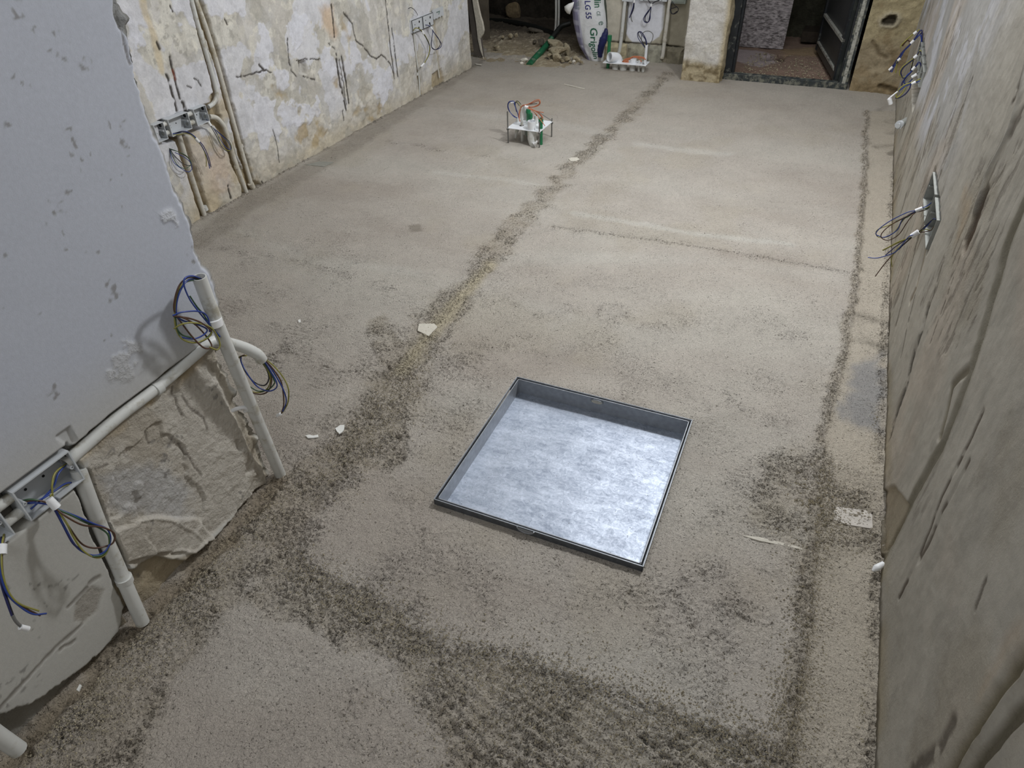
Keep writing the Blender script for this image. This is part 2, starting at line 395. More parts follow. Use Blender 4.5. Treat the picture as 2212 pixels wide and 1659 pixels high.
# ================================================================== FLOOR
TC = (-0.456, 1.3715); TR = math.radians(0.7); TS = 0.2965     # steel tray: centre, turn, half side
def tray_local(x, y):
    dx, dy = x-TC[0], y-TC[1]
    return dx*math.cos(TR)+dy*math.sin(TR), -dx*math.sin(TR)+dy*math.cos(TR)
xs = axis((-2.95, -1.3, .009), (-1.3, .42, .0036)); ys = axis((-.9, .1, .05), (.1, 1.75, .0036), (1.75, 3.4, .007), (3.4, 6.05, .013))
X, Y = np.meshgrid(xs, ys)
def fl(px, *a, **k): return line(X, Y, floor_pts(px), *a, **k)
def fp(px, **k): return poly(X, Y, floor_pts(px), **k)
mid = [(1440, 160), (1400, 205), (1350, 255), (1290, 312), (1240, 350), (1195, 405), (1130, 470), (1065, 555), (985, 640), (925, 715), (868, 790), (830, 880), (760, 960)]
seams = np.maximum(fl(mid[:5], .045, .7, warp=.05, f=14), fl(mid[4:9], .05, .7, warp=.06, f=14))
seams = np.maximum(seams, fl(mid[8:], .08, .7, warp=.07, f=12))
seams = np.maximum(seams, fl([(820, 700), (860, 790), (850, 830)], .05, warp=.04))
nearleft = fp([(611, 1028), (700, 965), (760, 900), (850, 870), (880, 960), (860, 1010), (770, 1010), (700, 1080), (640, 1180), (560, 1250), (470, 1330), (440, 1400), (380, 1470), (330, 1560), (290, 1659), (-60, 1720), (-60, 1560), (165, 1480), (305, 1335)], soft=.02, warp=.03)
lower = fp([(610, 1195), (700, 1245), (790, 1290), (880, 1345), (960, 1400), (1080, 1408), (1160, 1440), (1330, 1500), (1480, 1552), (1600, 1600), (1700, 1659), (1700, 1760), (1000, 1760), (960, 1600), (900, 1500), (860, 1440), (780, 1400), (700, 1360), (560, 1330), (520, 1290)], soft=.02, warp=.05, f=18, s=21)
rightedge = np.maximum(fl([(1872, 240), (1868, 380), (1856, 520), (1848, 620), (1822, 760), (1775, 930), (1765, 1060)], .016, .8, warp=.02, f=14), fl([(1765, 1060), (1752, 1190), (1738, 1330), (1722, 1460), (1690, 1659)], .020, .8, warp=.012, f=14))
rightpatch = fp([(1640, 1000), (1700, 960), (1790, 940), (1800, 1040), (1870, 1010), (1895, 1060), (1890, 1170), (1780, 1200), (1750, 1260), (1690, 1180), (1620, 1120)], soft=.03, warp=.04)
leftband = fl([(1030, 130), (965, 178), (900, 222), (800, 288), (700, 350), (600, 405), (520, 455), (430, 520)], .075, warp=.03, f=8)
bands = np.zeros(X.shape)
for px, hw in (([(1180, 490), (1400, 515), (1600, 545), (1830, 590)], .02), ([(1000, 650), (1200, 670), (1450, 690), (1760, 740)], .05), ([(470, 530), (700, 580), (900, 640)], .03),
               ([(560, 760), (760, 790)], .05), ([(880, 820), (1000, 760), (1200, 740)], .06), ([(1180, 1180), (1330, 1260), (1600, 1330)], .08), ([(900, 1170), (840, 1260), (900, 1340)], .03), ([(1500, 860), (1700, 900)], .05),
               ([(800, 300), (1000, 330), (1120, 345)], .03)):
    bands = np.maximum(bands, fl(px, hw, .8, warp=.05, f=7))
wallside = np.maximum(fl([(1931, 370), (1915, 615), (1902, 1022), (1900, 1211), (1883, 1659)], .014, .7, warp=.01), line(X, Y, [(WL, 1.2), (WL, 5.5)], .018, .7, warp=.02))
patchy = fbm(X, Y, 2.2, 4, 31)
coarse = np.clip(.16+.84*np.maximum.reduce([seams, nearleft*.95, lower, rightedge, rightpatch*.9, wallside, bands*.62*(.3+patchy)*sstep(.35, .6, fbm(X, Y, 18, 3, 93)), leftband*.2, fl([(760, 960), (690, 1060), (620, 1190)], .07, warp=.03)*.9])
                 + .26*sstep(.45, .66, fbm(X, Y, 5.5, 4, 33))*sstep(3.6, 1.4, Y) + .10*sstep(2.6, .8, Y), 0, 1)
coarse *= .50+.62*sstep(.34, .62, fbm(X, Y, 13, 4, 35))
ledge = fl([(610, 1195), (700, 1245), (790, 1290), (880, 1345), (960, 1402), (1080, 1412), (1160, 1446), (1330, 1506), (1480, 1556), (1600, 1604), (1690, 1655)], .022, .9, warp=.02, f=16)
edges2 = np.maximum.reduce([ledge, rightedge*.9, fl([(1010, 650), (940, 760), (880, 830), (880, 940), (860, 1005)], .012, .9, warp=.02, f=16), fl([(1830, 590), (1600, 548), (1400, 518), (1190, 490)], .010, .9, warp=.01)*.8])
coarse = np.clip(np.maximum(coarse, edges2), 0, 1)
rstrip = fp([(1880, 240), (1872, 380), (1862, 520), (1854, 620), (1828, 760), (1782, 930), (1772, 1060), (1760, 1190), (1745, 1330), (1730, 1460), (1698, 1659), (1690, 1760), (1900, 1760), (1905, 1211), (1925, 615), (1940, 370), (1945, 240)], soft=.012, warp=.01)
wd, wid = worley(X+.006*fbm(X, Y, 60, 2, 3), Y, 78, 3); wd2, wid2 = worley(X, Y, 130, 9)
lump = np.clip(.62-wd, 0, 1)*(.35+wid)*.0125 + np.clip(.6-wd2, 0, 1)*(.3+wid2)*.0052
pit = -sstep(.60, .78, fbm(X, Y, 48, 3, 61))*.006
Z = (fbm(X, Y, 1.6, 3, 11)-.5)*.006 + (fbm(X, Y, 9, 3, 12)-.5)*.0035 + (fbm(X, Y, 34, 3, 14)-.5)*.0030*(.4+coarse)
Z += coarse**1.25*(lump*1.25+pit*1.3) + coarse*.002
# trowel ripples in the rough lower corner
rip = fp([(960, 1420), (1500, 1560), (1720, 1620), (1720, 1760), (1000, 1760)], soft=.05, warp=.03)
Z += rip*.0035*np.sin((Y*1.0+X*.28)*210+6*fbm(X, Y, 9, 3, 44))*(.3+fbm(X, Y, 25, 2, 46))
Z -= .010*rstrip*sstep(.0, .4, 4.6-Y)
Z -= .005*ledge
Z -= .004*seams + .006*np.clip(nearleft+lower, 0, 1)
for px in ([(1180, 486), (1500, 520), (1830, 585)], [(960, 232), (1300, 292)], [(930, 372), (1160, 402)]):
    Z += .0025*fl(px, .02, .8, warp=.01)
tl, tm = tray_local(X, Y)
rad = np.maximum(np.abs(tl), np.abs(tm))
# the screed is packed against the far and left sides of the steel tray, lower in front
pack = sstep(.14, .0, rad-TS)*np.clip(np.maximum(sstep(-.05, .05, tm-TS+.02), sstep(-.02, .02, -tl-TS+.02)*sstep(-.33, .1, tm)), 0, 1)
Z = np.where(rad > TS-.02, Z*(1-sstep(.03, .0, rad-TS)) + pack*.0175, Z)
# hollows at the wall feet
Z -= .012*line(X, Y, [(WN, .1), (WN, .5), (WN+.02, .95)], .02, .8, warp=.02)
Z += .030*poly(X, Y, [(-3, 5.5), (-1.9, 5.75), (-1.9, 6.3), (-3, 6.3)], soft=.08, warp=.08)*fbm(X, Y, 9, 3, 71)
c = np.zeros(X.shape+(3,))+np.array(srgb(179, 172, 163))
tone = fbm(X, Y*2.2, 1.3, 4, 81)
c = mix(c, srgb(185, 180, 171), sstep(.5, .72, tone)*.6); c = mix(c, srgb(165, 156, 146), sstep(.5, .28, tone)*.6)
c = mix(c, srgb(168, 159, 142), sstep(.55, .75, fbm(X, Y, 3.1, 4, 85))*.3)
c = mix(c, srgb(168, 160, 149), sstep(3.7, 5.0, Y)*.4)
damp = np.clip(np.maximum.reduce([seams*.85, nearleft*.75, lower*.75, rightedge*.9, rightpatch*.55, wallside*.6]), 0, 1)
c = mix(c, srgb(154, 143, 122), damp*(.12+.55*fbm(X, Y, 24, 4, 91)))
c = mix(c, srgb(152, 145, 134), leftband*.6)
# pale core of the middle seam
c = mix(c, srgb(182, 172, 148), fl([(1060, 570), (990, 650), (930, 720), (870, 800)], .03, .9, warp=.02)*.8)
for px, hw, a in (([(1380, 312), (1460, 322), (1570, 332)], .035, .7), ([(1240, 462), (1450, 497), (1700, 528)], .022, .75), ([(980, 240), (1160, 262), (1300, 290)], .05, .45),
                  ([(940, 372), (1160, 400)], .025, .55), ([(520, 500), (660, 560), (900, 590)], .03, .3), ([(1100, 560), (1500, 560), (1800, 600)], .05, .3), ([(1370, 400), (1800, 460)], .08, .25)):
    c = mix(c, srgb(200, 199, 192), fl(px, hw, .95, warp=.03, f=9)*a*.6)
c = mix(c, srgb(178, 169, 154), rstrip*.75)
c = mix(c, srgb(116, 122, 132), fp([(1835, 790), (1908, 765), (1903, 935), (1862, 918), (1815, 880)], soft=.03, warp=.05)*.55)
c = mix(c, srgb(140, 133, 122), fp([(880, 488), (905, 484), (912, 500), (888, 502)], soft=.01, warp=.01)*.8)
c = mix(c, srgb(136, 122, 98), line(X, Y, [(WN, .1), (WN+.01, .98)], .03, .8, warp=.03)*.6)
c *= (1+.12*(fbm(X, Y, 70, 3, 95)-.5))[..., None]
c *= (1-.30*coarse*sstep(.32, .62, wd)-.16*coarse*sstep(.35, .6, wd2)+.05*coarse)[..., None]  # shade in the lows between the lumps is painted into the colour
xc = (X[:-1, :-1]+X[1:, 1:])/2; yc = (Y[:-1, :-1]+Y[1:, 1:])/2
a_, b_ = tray_local(xc, yc)
keep = ~(((xc > -.80) & (xc < .07) & (yc > 5.64)) | (np.maximum(np.abs(a_), np.abs(b_)) < TS-.004) | ((xc < WN-.14) & (yc < N_END-.14)))
floor = grid_mesh('floor', np.stack([X, Y, Z], -1), M['screed'], c, coarse, keep)
tag(floor, 'rough grey beige sand and cement screed with darker crumbly seams', kind='structure')

# ================================================================== LEFT WALL (far, old peeling plaster)
us = axis((.9, 2.0, .03), (2.0, 3.4, .0045), (3.4, 5.27, .0065)); vs_ = axis((-.06, 1.02, .0048), (1.02, 2.6, .06))
U, V = np.meshgrid(us, vs_)
def wpl(px, **k): return poly(U, V, xwall_pts(px, WL), **k)
def wll(px, *a, **k): return line(U, V, xwall_pts(px, WL), *a, **k)
t1 = fbm(U, V, 3.2, 5, 101); t2 = fbm(U, V, 6.5, 5, 111); t3 = fbm(U, V, 14, 4, 121)
c = np.zeros(U.shape+(3,))+np.array(srgb(207, 204, 199))
fine = fbm(U, V, 30, 4, 125)
c = mix(c, srgb(190, 189, 186), sstep(.47, .50, t1+.10*(fine-.5))*.6)
c = mix(c, srgb(216, 213, 203), sstep(.535, .55, t2+.12*(fine-.5))*.75)
c = mix(c, srgb(199, 193, 183), sstep(.56, .72, fbm(U, V, 4.5, 4, 131))*.55)
low = sstep(.36, .08, V)
c = mix(c, srgb(224, 220, 208), sstep(.60, .61, fbm(U, V, 19, 5, 147))*.6)
c = mix(c, srgb(158, 154, 146), sstep(.64, .67, fbm(U, V, 44, 4, 149))*sstep(.42, .6, t2)*.6)
c = mix(c, srgb(176, 172, 164), sstep(.54, .60, fbm(U*3.0, V*.8, 9, 4, 143))*.4)
c = mix(c, srgb(201, 195, 184), low*sstep(.42, .6, t2)*.7)
c = mix(c, srgb(182, 168, 136), sstep(.12, .02, V)*.4)
c = mix(c, srgb(172, 168, 158), sstep(.60, .64, fbm(U, V, 9, 5, 145)+.1*(fine-.5))*.5)
c = mix(c, srgb(216, 217, 224), sstep(.54, .56, fbm(U, V, 5.2, 5, 141)+.10*(fine-.5))*sstep(.06, .25, V)*.75)
white = np.zeros(U.shape)
for px in ([(245, -60), (312, -60), (308, 0), (318, 36), (330, 72), (309, 65), (304, 91), (286, 106), (279, 78), (263, 29)],
           [(350, -60), (400, -60), (409, 0), (421, 43), (427, 68), (414, 69), (402, 51), (389, 49), (382, 36), (367, 13), (359, 0)],
           [(420, -60), (540, -60), (529, 0), (528, 22), (515, 32), (506, 29), (490, 52), (485, 38), (469, 43), (447, 54), (440, 41), (434, 22)],
           [(560, 50), (590, 95), (580, 130), (556, 160), (548, 100)],
           [(606, 218), (636, 215), (646, 228), (682, 215), (687, 240), (656, 256), (626, 271), (611, 266)],
           [(752, 91), (780, 109), (800, 142), (849, 162), (851, 177), (828, 228), (813, 223), (803, 177), (788, 142), (762, 144)],
           [(590, 150), (625, 145), (630, 175), (610, 190), (595, 180)], [(545, 195), (590, 215), (610, 300), (560, 320), (540, 260)], [(700, 110), (716, 100), (722, 150), (708, 170), (698, 140)],
           [(640, 20), (665, 40), (655, 110), (640, 125), (625, 60)]):
    white = np.maximum(white, wpl(px, soft=.004, warp=.075, f=16))
c = mix(c, srgb(219, 220, 228), white*.8)
ochre = np.zeros(U.shape)
for px in ([(643, 266), (671, 251), (702, 268), (714, 299), (687, 321), (661, 337), (649, 304)], [(596, 200), (612, 200), (614, 218), (598, 216)], [(727, 160), (740, 155), (745, 190), (730, 195)],
           [(790, 230), (812, 225), (822, 262), (790, 270)], [(740, 50), (752, 50), (758, 82), (742, 80)], [(780, 185), (800, 190), (805, 205), (785, 210)], [(760, 228), (778, 226), (776, 240), (760, 240)]):
    ochre = np.maximum(ochre, wpl(px, soft=.03, warp=.09, f=14))
c = mix(c, srgb(174, 154, 116), ochre*(.15+.6*sstep(.42, .58, t3)))
c = mix(c, srgb(206, 180, 152), wpl([(692, 25), (718, 15), (727, 80), (722, 90), (700, 61)], soft=.03, warp=.03)*.75)
stripe = wll([(310, 0), (318, 36), (333, 80), (345, 120), (352, 150)], .018, .5, warp=.01)
c = mix(c, srgb(206, 192, 164), stripe*.8)
# pipe chases cut into the wall
ch = np.zeros(U.shape)
ch = np.maximum(ch, wll([(416, -40), (426, 0), (450, 63), (474, 140), (492, 210), (515, 299), (540, 390), (548, 412)], .026, .18, warp=.010, f=22))
ch = np.maximum(ch, wll([(404, -40), (413, 0), (428, 56), (453, 142), (466, 197), (462, 225)], .014, .2, warp=.006))
ch = np.maximum(ch, wll([(462, 215), (466, 245), (482, 290), (503, 337), (522, 385), (536, 425)], .024, .2, warp=.012, f=22))
ch = np.maximum(ch, wll([(392, 302), (408, 354), (430, 420), (447, 475)], .030, .2, warp=.008, f=22))
ch = np.maximum(ch, wpl([(526, 380), (560, 395), (578, 410), (540, 440), (520, 430)], soft=.01, warp=.015))
boxes = wpl([(341, 262), (460, 222), (468, 268), (352, 312)], soft=.004, warp=.006)
ch_far = np.maximum(wll([(893, 73), (899, 120), (905, 170), (910, 212)], .016, .3, warp=.006), wll([(938, 52), (943, 90), (947, 130), (950, 160), (955, 185)], .018, .3, warp=.01))
ch_far = np.maximum(ch_far, wpl([(935, 160), (955, 150), (962, 180), (940, 195), (932, 185)], soft=.01, warp=.02))
c = mix(c, srgb(172, 155, 122), np.maximum(ch, ch_far*.85)*.85)
spread = wpl([(455, 240), (480, 190), (560, 400), (575, 415), (430, 490), (395, 330), (380, 310)], soft=.05, warp=.06)
c = mix(c, srgb(192, 174, 142), spread*sstep(.42, .58, fbm(U, V, 9, 4, 151))*.6*(1-ch*.5))
c = mix(c, srgb(200, 178, 162), wpl([(450, 330), (480, 310), (500, 400), (480, 420), (450, 400)], soft=.03, warp=.03)*.4)
c = mix(c, srgb(170, 120, 90), wll([(452, 140), (458, 160)], .01, .8)*.6)
D = (fbm(U, V, 2.5, 3, 161)-.5)*.014 + (t3-.5)*.006 + white*.0022 + sstep(.53, .56, t2)*.0016
D += (fbm(U, V, 40, 3, 165)-.5)*.004*(.5+spread+low)
D -= ch*.034 + boxes*.052 + ch_far*.018 + ochre*.005
cr = np.zeros(U.shape)
for px, hw in (([(742, 28), (752, 38), (762, 52), (766, 75), (770, 88), (782, 99), (792, 110), (802, 122), (812, 127), (823, 119), (832, 125), (843, 138), (850, 160)], .0045),
               ([(727, 128), (732, 160), (740, 200), (747, 238)], .008), ([(738, 122), (745, 160), (751, 200), (753, 222)], .007), ([(733, 130), (741, 175), (748, 225)], .004),
               ([(832, 0), (838, 45), (842, 90), (847, 130), (851, 170)], .005), ([(846, 60), (852, 100), (856, 135), (859, 165)], .005), ([(620, 82), (622, 120), (628, 155), (640, 165)], .004),
               ([(508, 166), (520, 166), (535, 162), (562, 154)], .004), ([(562, 153), (575, 152), (586, 156)], .004), ([(340, 92), (346, 108)], .005), ([(367, 122), (374, 150), (382, 185), (390, 212)], .006),
               ([(361, 162), (368, 185), (375, 210), (383, 240)], .006), ([(395, 222), (402, 238)], .008), ([(420, 168), (430, 175), (436, 185)], .003), ([(405, 186), (415, 190)], .003), ([(485, 40), (490, 52)], .004),
               ([(367, 12), (372, 24)], .004), ([(562, 385), (575, 408), (590, 400)], .005), ([(590, 280), (598, 310), (605, 350)], .003), ([(710, 94), (722, 104), (728, 120)], .004), ([(740, 238), (742, 260)], .004),
               ([(716, 10), (720, 45), (722, 80)], .005), ([(492, 400), (497, 428)], .005), ([(655, 165), (680, 172)], .004), ([(560, 140), (568, 150)], .006), ([(832, 0), (835, 25)], .003), ([(640, 130), (655, 128), (690, 128)], .003)):
    cr = np.maximum(cr, wll(px, hw*1.05, .5, warp=.006, f=40))
cr *= sstep(.16, .30, fbm(U, V, 40, 2, 171))
D -= cr*.003
c = mix(c, srgb(54, 47, 40), cr*.95)
c = mix(c, srgb(128, 66, 44), wll([(375, 152), (381, 172)], .006, .5, warp=.004)*.7)
D -= .03*wpl([(644, 133), (660, 131), (662, 158), (646, 158)], soft=.004, warp=.008)
c = mix(c, srgb(88, 82, 74), wpl([(644, 133), (652, 131), (654, 142), (645, 144)], soft=.004, warp=.006)*.8)
c *= (1+.16*(fbm(U, V, 60, 3, 181)-.5)-.10*sstep(.5, .62, fbm(U, V, 22, 4, 191)))[..., None]
wall_left = grid_mesh('wall_left', np.stack([WL+D, U, V], -1), M['rough_plaster'], c)
tag(wall_left, 'old left wall with peeling white paint over cracked grey plaster and cut pipe chases', kind='structure')

# end of the left wall: broken jamb beside the dark opening
us = axis((0, .10, .01)); U, V = np.meshgrid(us, axis((-.06, 1.3, .01), (1.3, 2.6, .1)))
c = np.zeros(U.shape+(3,))+np.array(srgb(190, 182, 164)); c *= (1+.3*(fbm(U, V, 20, 4, 5)-.5))[..., None]
j = (fbm(U, V, 16, 4, 8)-.5)*.03
grid_mesh('wall_left_jamb', np.stack([WL-U*2.0+.0, 5.27+j*sstep(0, .03, U), V], -1), M['plaster'], c)
tag(bpy.data.objects['wall_left_jamb'], 'broken plaster end of the left wall beside the dark opening', kind='structure')

# ================================================================== NEAR LEFT WALL
edge_px = [(255, -60), (273, 0), (289, 60), (296, 110), (309, 160), (323, 222), (330, 262), (352, 310), (384, 385), (430, 520), (466, 610), (488, 680), (505, 790), (545, 900), (572, 940), (590, 1005), (611, 1028)]
ep = sorted([(P(q, 'x', WN)[2], P(q, 'x', WN)[1]) for q in edge_px])
ez = np.array([e[0] for e in ep]); ey = np.array([e[1] for e in ep])
us = axis((0, .45, .03), (.45, 1.0, .0030/1.9)); vs_ = axis((-.06, 1.30, .0034), (1.30, 2.6, .08))
U, V = np.meshgrid(us, vs_)
eyv = np.interp(V, ez, ey)+(fbm(V*0, V, 34, 5, 201)-.5)*.03
Yw = -.9+U*(eyv+.9)
U = Yw
def npl(px, **k): return poly(U, V, xwall_pts(px, WN), **k)
def nll(px, *a, **k): return line(U, V, xwall_pts(px, WN), *a, **k)
c = np.zeros(U.shape+(3,))+np.array(srgb(184, 188, 199))
lowband = sstep(.70, .45, V)
c = mix(c, srgb(188, 187, 182), lowband)
stonep = npl([(460, 745), (330, 850), (190, 975), (205, 1030), (235, 1120), (275, 1215), (300, 1230), (420, 1190), (520, 1100), (600, 1040), (560, 930), (520, 850), (495, 770)], soft=.008, warp=.010)
c = mix(c, srgb(196, 190, 180), stonep*.9)
c = mix(c, srgb(166, 157, 142), stonep*sstep(.50, .66, fbm(U, V, 7, 5, 211))*.6)
c = mix(c, srgb(184, 185, 188), npl([(240, 1030), (330, 1000), (400, 1010), (420, 1110), (330, 1120), (250, 1110)], soft=.02, warp=.04)*.6)
chb = nll([(120, 1010), (170, 975), (250, 905), (340, 838), (400, 790), (455, 745)], .017, .2, warp=.004)
ochr = nll([(165, 995), (250, 925), (340, 858), (400, 808), (460, 760)], .016, .9, warp=.01)
c = mix(c, srgb(178, 158, 122), ochr*.7*sstep(.3, .5, fbm(U, V, 14, 3, 214)))
chv = nll([(182, 1040), (215, 1130), (255, 1220), (285, 1290), (312, 1345)], .020, .2, warp=.006)
chv2 = nll([(478, 760), (520, 860), (560, 945), (590, 1000), (606, 1040)], .030, .5, warp=.012)
base = npl([(280, 1235), (300, 1225), (345, 1205), (400, 1212), (460, 1165), (540, 1085), (606, 1020), (640, 1060), (420, 1290), (300, 1420), (250, 1430)], soft=.003, warp=.016, f=20)
base2 = npl([(282, 1325), (268, 1350), (245, 1385), (150, 1472), (60, 1532), (-20, 1545), (-80, 1620), (-80, 1800), (200, 1700), (400, 1400)], soft=.003, warp=.014, f=34)
boxr = xwall_pts([(165, 975), (205, 1040), (-60, 1290), (-90, 1180)], WN)
zb0, zb1 = .432, .528
boxm = poly(U, V, [(-.2, zb0), (.535, zb0), (.535, zb1), (-.2, zb1)], soft=.003)
D = (fbm(U, V, 1.7, 2, 221)-.5)*.006 + (fbm(U, V, 26, 3, 225)-.5)*.0006
st2 = fbm(U, V, 5, 5, 231); D -= stonep*(.007+.012*(st2-.5)+.006*sstep(.5, .515, fbm(U, V, 6, 5, 233))+.0055*(fbm(U, V, 40, 4, 232)-.5)+.0025*(fbm(U, V, 110, 2, 234)-.5))
D -= chb*.030 + chv*.034 + chv2*.018 + np.maximum(base, base2)*.030*(.7+.6*fbm(U, V, 18, 3, 241)) + boxm*.06
c = mix(c, srgb(172, 158, 132), np.maximum(base*.75, chv2*.35*stonep))
c = mix(c, srgb(186, 172, 146), npl([(330, 1225), (400, 1205), (440, 1200), (380, 1270), (320, 1290)], soft=.02, warp=.02)*.7)
c = mix(c, srgb(92, 84, 70), base2*.5)
c = mix(c, srgb(60, 55, 46), nll([(282, 1330), (268, 1360), (240, 1400)], .012, .8, warp=.01)*.6)
slab = npl([(275, 1215), (345, 1200), (400, 1195), (445, 1205), (460, 1165), (430, 1120), (330, 1120), (250, 1150), (240, 1130)], soft=.004, warp=.008)
D += slab*.010
c = mix(c, srgb(186, 180, 170), slab*.7)
raised = npl([(210, 770), (270, 725), (300, 735), (305, 790), (260, 830), (225, 835)], soft=.01, warp=.03)*sstep(.49, .53, fbm(U, V, 34, 4, 251))
D += raised*.0018; c = mix(c, srgb(188, 188, 188), raised*.5)
crumb = npl([(340, 455), (372, 448), (385, 490), (360, 500), (345, 480)], soft=.006, warp=.02)*sstep(.5, .56, fbm(U, V, 40, 3, 253))
D += crumb*.0025; c = mix(c, srgb(208, 210, 216), crumb*.7)
cr = np.zeros(U.shape)
for px, hw in (([(255, 25), (262, 75), (275, 125), (282, 140)], .002), ([(400, 860), (420, 890), (445, 905), (452, 930)], .0035), ([(380, 840), (388, 880), (400, 900)], .003), ([(395, 960), (410, 985), (425, 1010), (440, 1030)], .003),
               ([(320, 935), (330, 960)], .003), ([(210, 1015), (235, 1005)], .003), ([(195, 1260), (215, 1245)], .005), ([(0, 1530), (120, 1400), (178, 1350)], .004), ([(130, 1405), (162, 1384)], .004), ([(150, 1310), (190, 1270)], .004)):
    cr = np.maximum(cr, nll(px, hw, .5, warp=.004, f=50))
D -= cr*.0018; c = mix(c, srgb(96, 88, 78), cr*.6)
rg = npl([(165, 1300), (200, 1270), (225, 1280), (215, 1320), (185, 1350), (165, 1345)], soft=.006, warp=.01)
D -= rg*.002*(.5+fbm(U, V, 90, 3, 261)); c = mix(c, srgb(150, 144, 134), rg*.7)
ridge = nll([(290, 1128), (340, 1122), (380, 1128), (420, 1150), (450, 1180)], .003, .6, warp=.003); D += ridge*.0025; c = mix(c, srgb(205, 200, 190), ridge*.6)
plug = npl([(120, 945), (150, 925), (165, 955), (150, 975)], soft=.003, warp=.006); D -= plug*.006
endd = sstep(.02, .0, eyv-U)
D -= endd*.02*(.3+fbm(U, V, 34, 3, 271))
c = mix(c, srgb(138, 134, 124), sstep(.016, .002, eyv-U)*.75)
strip = npl([(236, -60), (243, 0), (246, 35), (256, 62), (273, 80), (285, 118), (292, 150), (302, 190), (314, 222), (330, 222), (330, 100), (290, -60)], soft=.003, warp=.008, f=40)
strip = np.maximum(strip, npl([(350, 318), (362, 330), (376, 370), (388, 402), (400, 402), (380, 320), (360, 300)], soft=.003, warp=.006, f=40))
D -= strip*(.007+.02*(fbm(U, V, 40, 4, 285)-.4)); c = mix(c, srgb(120, 120, 116), strip*.85)
specks = sstep(.78, .80, fbm(U, V, 20, 1, 281))*sstep(.65, .8, fbm(U, V, 90, 2, 283)); c = mix(c, srgb(125, 122, 118), specks*.7)
c *= (1+.05*(fbm(U, V, 5, 4, 291)-.5))[..., None]
wn_ = grid_mesh('wall_left_near', np.stack([WN+D, U, V], -1), M['plaster'], c, np.clip(np.maximum.reduce([stonep, base, base2, chb, chv, raised*.8, crumb, strip, rg*.7, ochr*.6]), 0, 1))
tag(wn_, 'near left wall with smooth grey plaster above a hacked rough lower part', kind='structure')
# its broken end and the return towards the far left wall
n0 = len(vs_); ks = axis((0, .10, .008), (.10, 1.5, .05)); K, V2 = np.meshgrid(ks, vs_)
e0 = (np.interp(V2, ez, ey)+(fbm(V2*0, V2, 34, 5, 201)-.5)*.03)
yy = e0 - sstep(0, .06, K)*.03 + (fbm(K, V2, 20, 4, 301)-.5)*.05*sstep(0, .02, K)*sstep(1.5, .2, K)
yy = np.minimum(yy, e0+.02)
D0 = D[:, -1][:, None]
c2 = np.zeros(K.shape+(3,))+np.array(srgb(120, 116, 104)); c2 *= (1+.5*(fbm(K, V2, 24, 4, 305)-.5))[..., None]
xx = WN+D0-K
e = grid_mesh('wall_left_return', np.stack([xx, yy, V2], -1), M['stone'], c2)
tag(e, 'broken masonry end of the near left wall', kind='structure')

# ================================================================== RIGHT WALL
us = axis((-.9, .35, .05), (.35, 2.0, .004), (2.0, 3.4, .006), (3.4, 5.66, .011)); vs_ = axis((-.06, 1.16, .0048), (1.16, 2.6, .08))
U, V = np.meshgrid(us, vs_)
def rpl(px, **k): return poly(U, V, xwall_pts(px, WR), **k)
def rll(px, *a, **k): return line(U, V, xwall_pts(px, WR), *a, **k)
c = np.zeros(U.shape+(3,))+np.array(srgb(178, 173, 162))
t1 = fbm(U, V, 3.0, 5, 401); t2 = fbm(U, V, 7.5, 5, 411)
c = mix(c, srgb(168, 168, 168), sstep(.25, .6, V)*sstep(2.0, 3.2, U)*.8)
c = mix(c, srgb(204, 206, 214), sstep(.50, .60, t2)*sstep(.28, .5, V)*sstep(2.2, 3.4, U)*.75)
c = mix(c, srgb(160, 152, 136), sstep(.52, .66, t1)*.55)
c = mix(c, srgb(188, 176, 162), sstep(.54, .7, fbm(U, V, 2.2, 3, 421))*.5)
c = mix(c, srgb(160, 146, 112), sstep(.10, .0, V)*.5*sstep(.4, .6, t2))
g1 = rll([(2212, 440), (2175, 530), (2148, 620), (2125, 700), (2098, 790), (2070, 870), (2035, 960), (1995, 1030), (1955, 1110), (1915, 1190), (1900, 1212)], .017, .4, warp=.004)
g1c = rll([(2212, 440), (2175, 530), (2148, 620), (2125, 700), (2098, 790), (2070, 870), (2035, 960), (1995, 1030), (1955, 1110), (1915, 1190), (1900, 1212)], .026, .6, warp=.010)*(.55+.45*fbm(U, V, 12, 3, 441))
g1b = rll([(2085, 800), (2055, 830), (2045, 880), (2030, 940)], .012, .6, warp=.004)
g2 = rll([(2260, 1365), (2150, 1510), (2100, 1590), (2050, 1670), (2020, 1720)], .016, .6, warp=.006)
g3 = rll([(2260, 1470), (2180, 1560), (2120, 1640), (2080, 1700)], .013, .3, warp=.004)
g4 = rll([(2230, 60), (2205, 200), (2180, 280), (2130, 380), (2110, 450)], .012, .9, warp=.006)
slot = rll([(2125, 425), (2112, 460), (2100, 500), (2092, 518)], .026, .5, warp=.012)
slot2 = rll([(2003, 668), (1990, 715), (1968, 780), (1955, 830), (1938, 880), (1920, 940)], .020, .7, warp=.016)
slot3 = rll([(2123, 890), (2095, 955), (2070, 1010), (2035, 1075), (2010, 1140), (1985, 1200), (1940, 1290)], .007, .6, warp=.004)
slot4 = rll([(2095, 1000), (2070, 1050), (2040, 1100), (2008, 1170), (1985, 1208)], .007, .6, warp=.004)
boxr = np.maximum(poly(U, V, [(2.31, .385), (2.78, .385), (2.78, .50), (2.31, .50)], soft=.004, warp=.004), poly(U, V, [(4.15, .30), (5.05, .30), (5.05, .50), (4.15, .50)], soft=.006, warp=.01))
cut = rll([(2020, 365), (2030, 330)], .006, .6)
underbox = rll([(2000, 520), (1990, 570), (1978, 620), (1965, 650)], .012, .5, warp=.006)
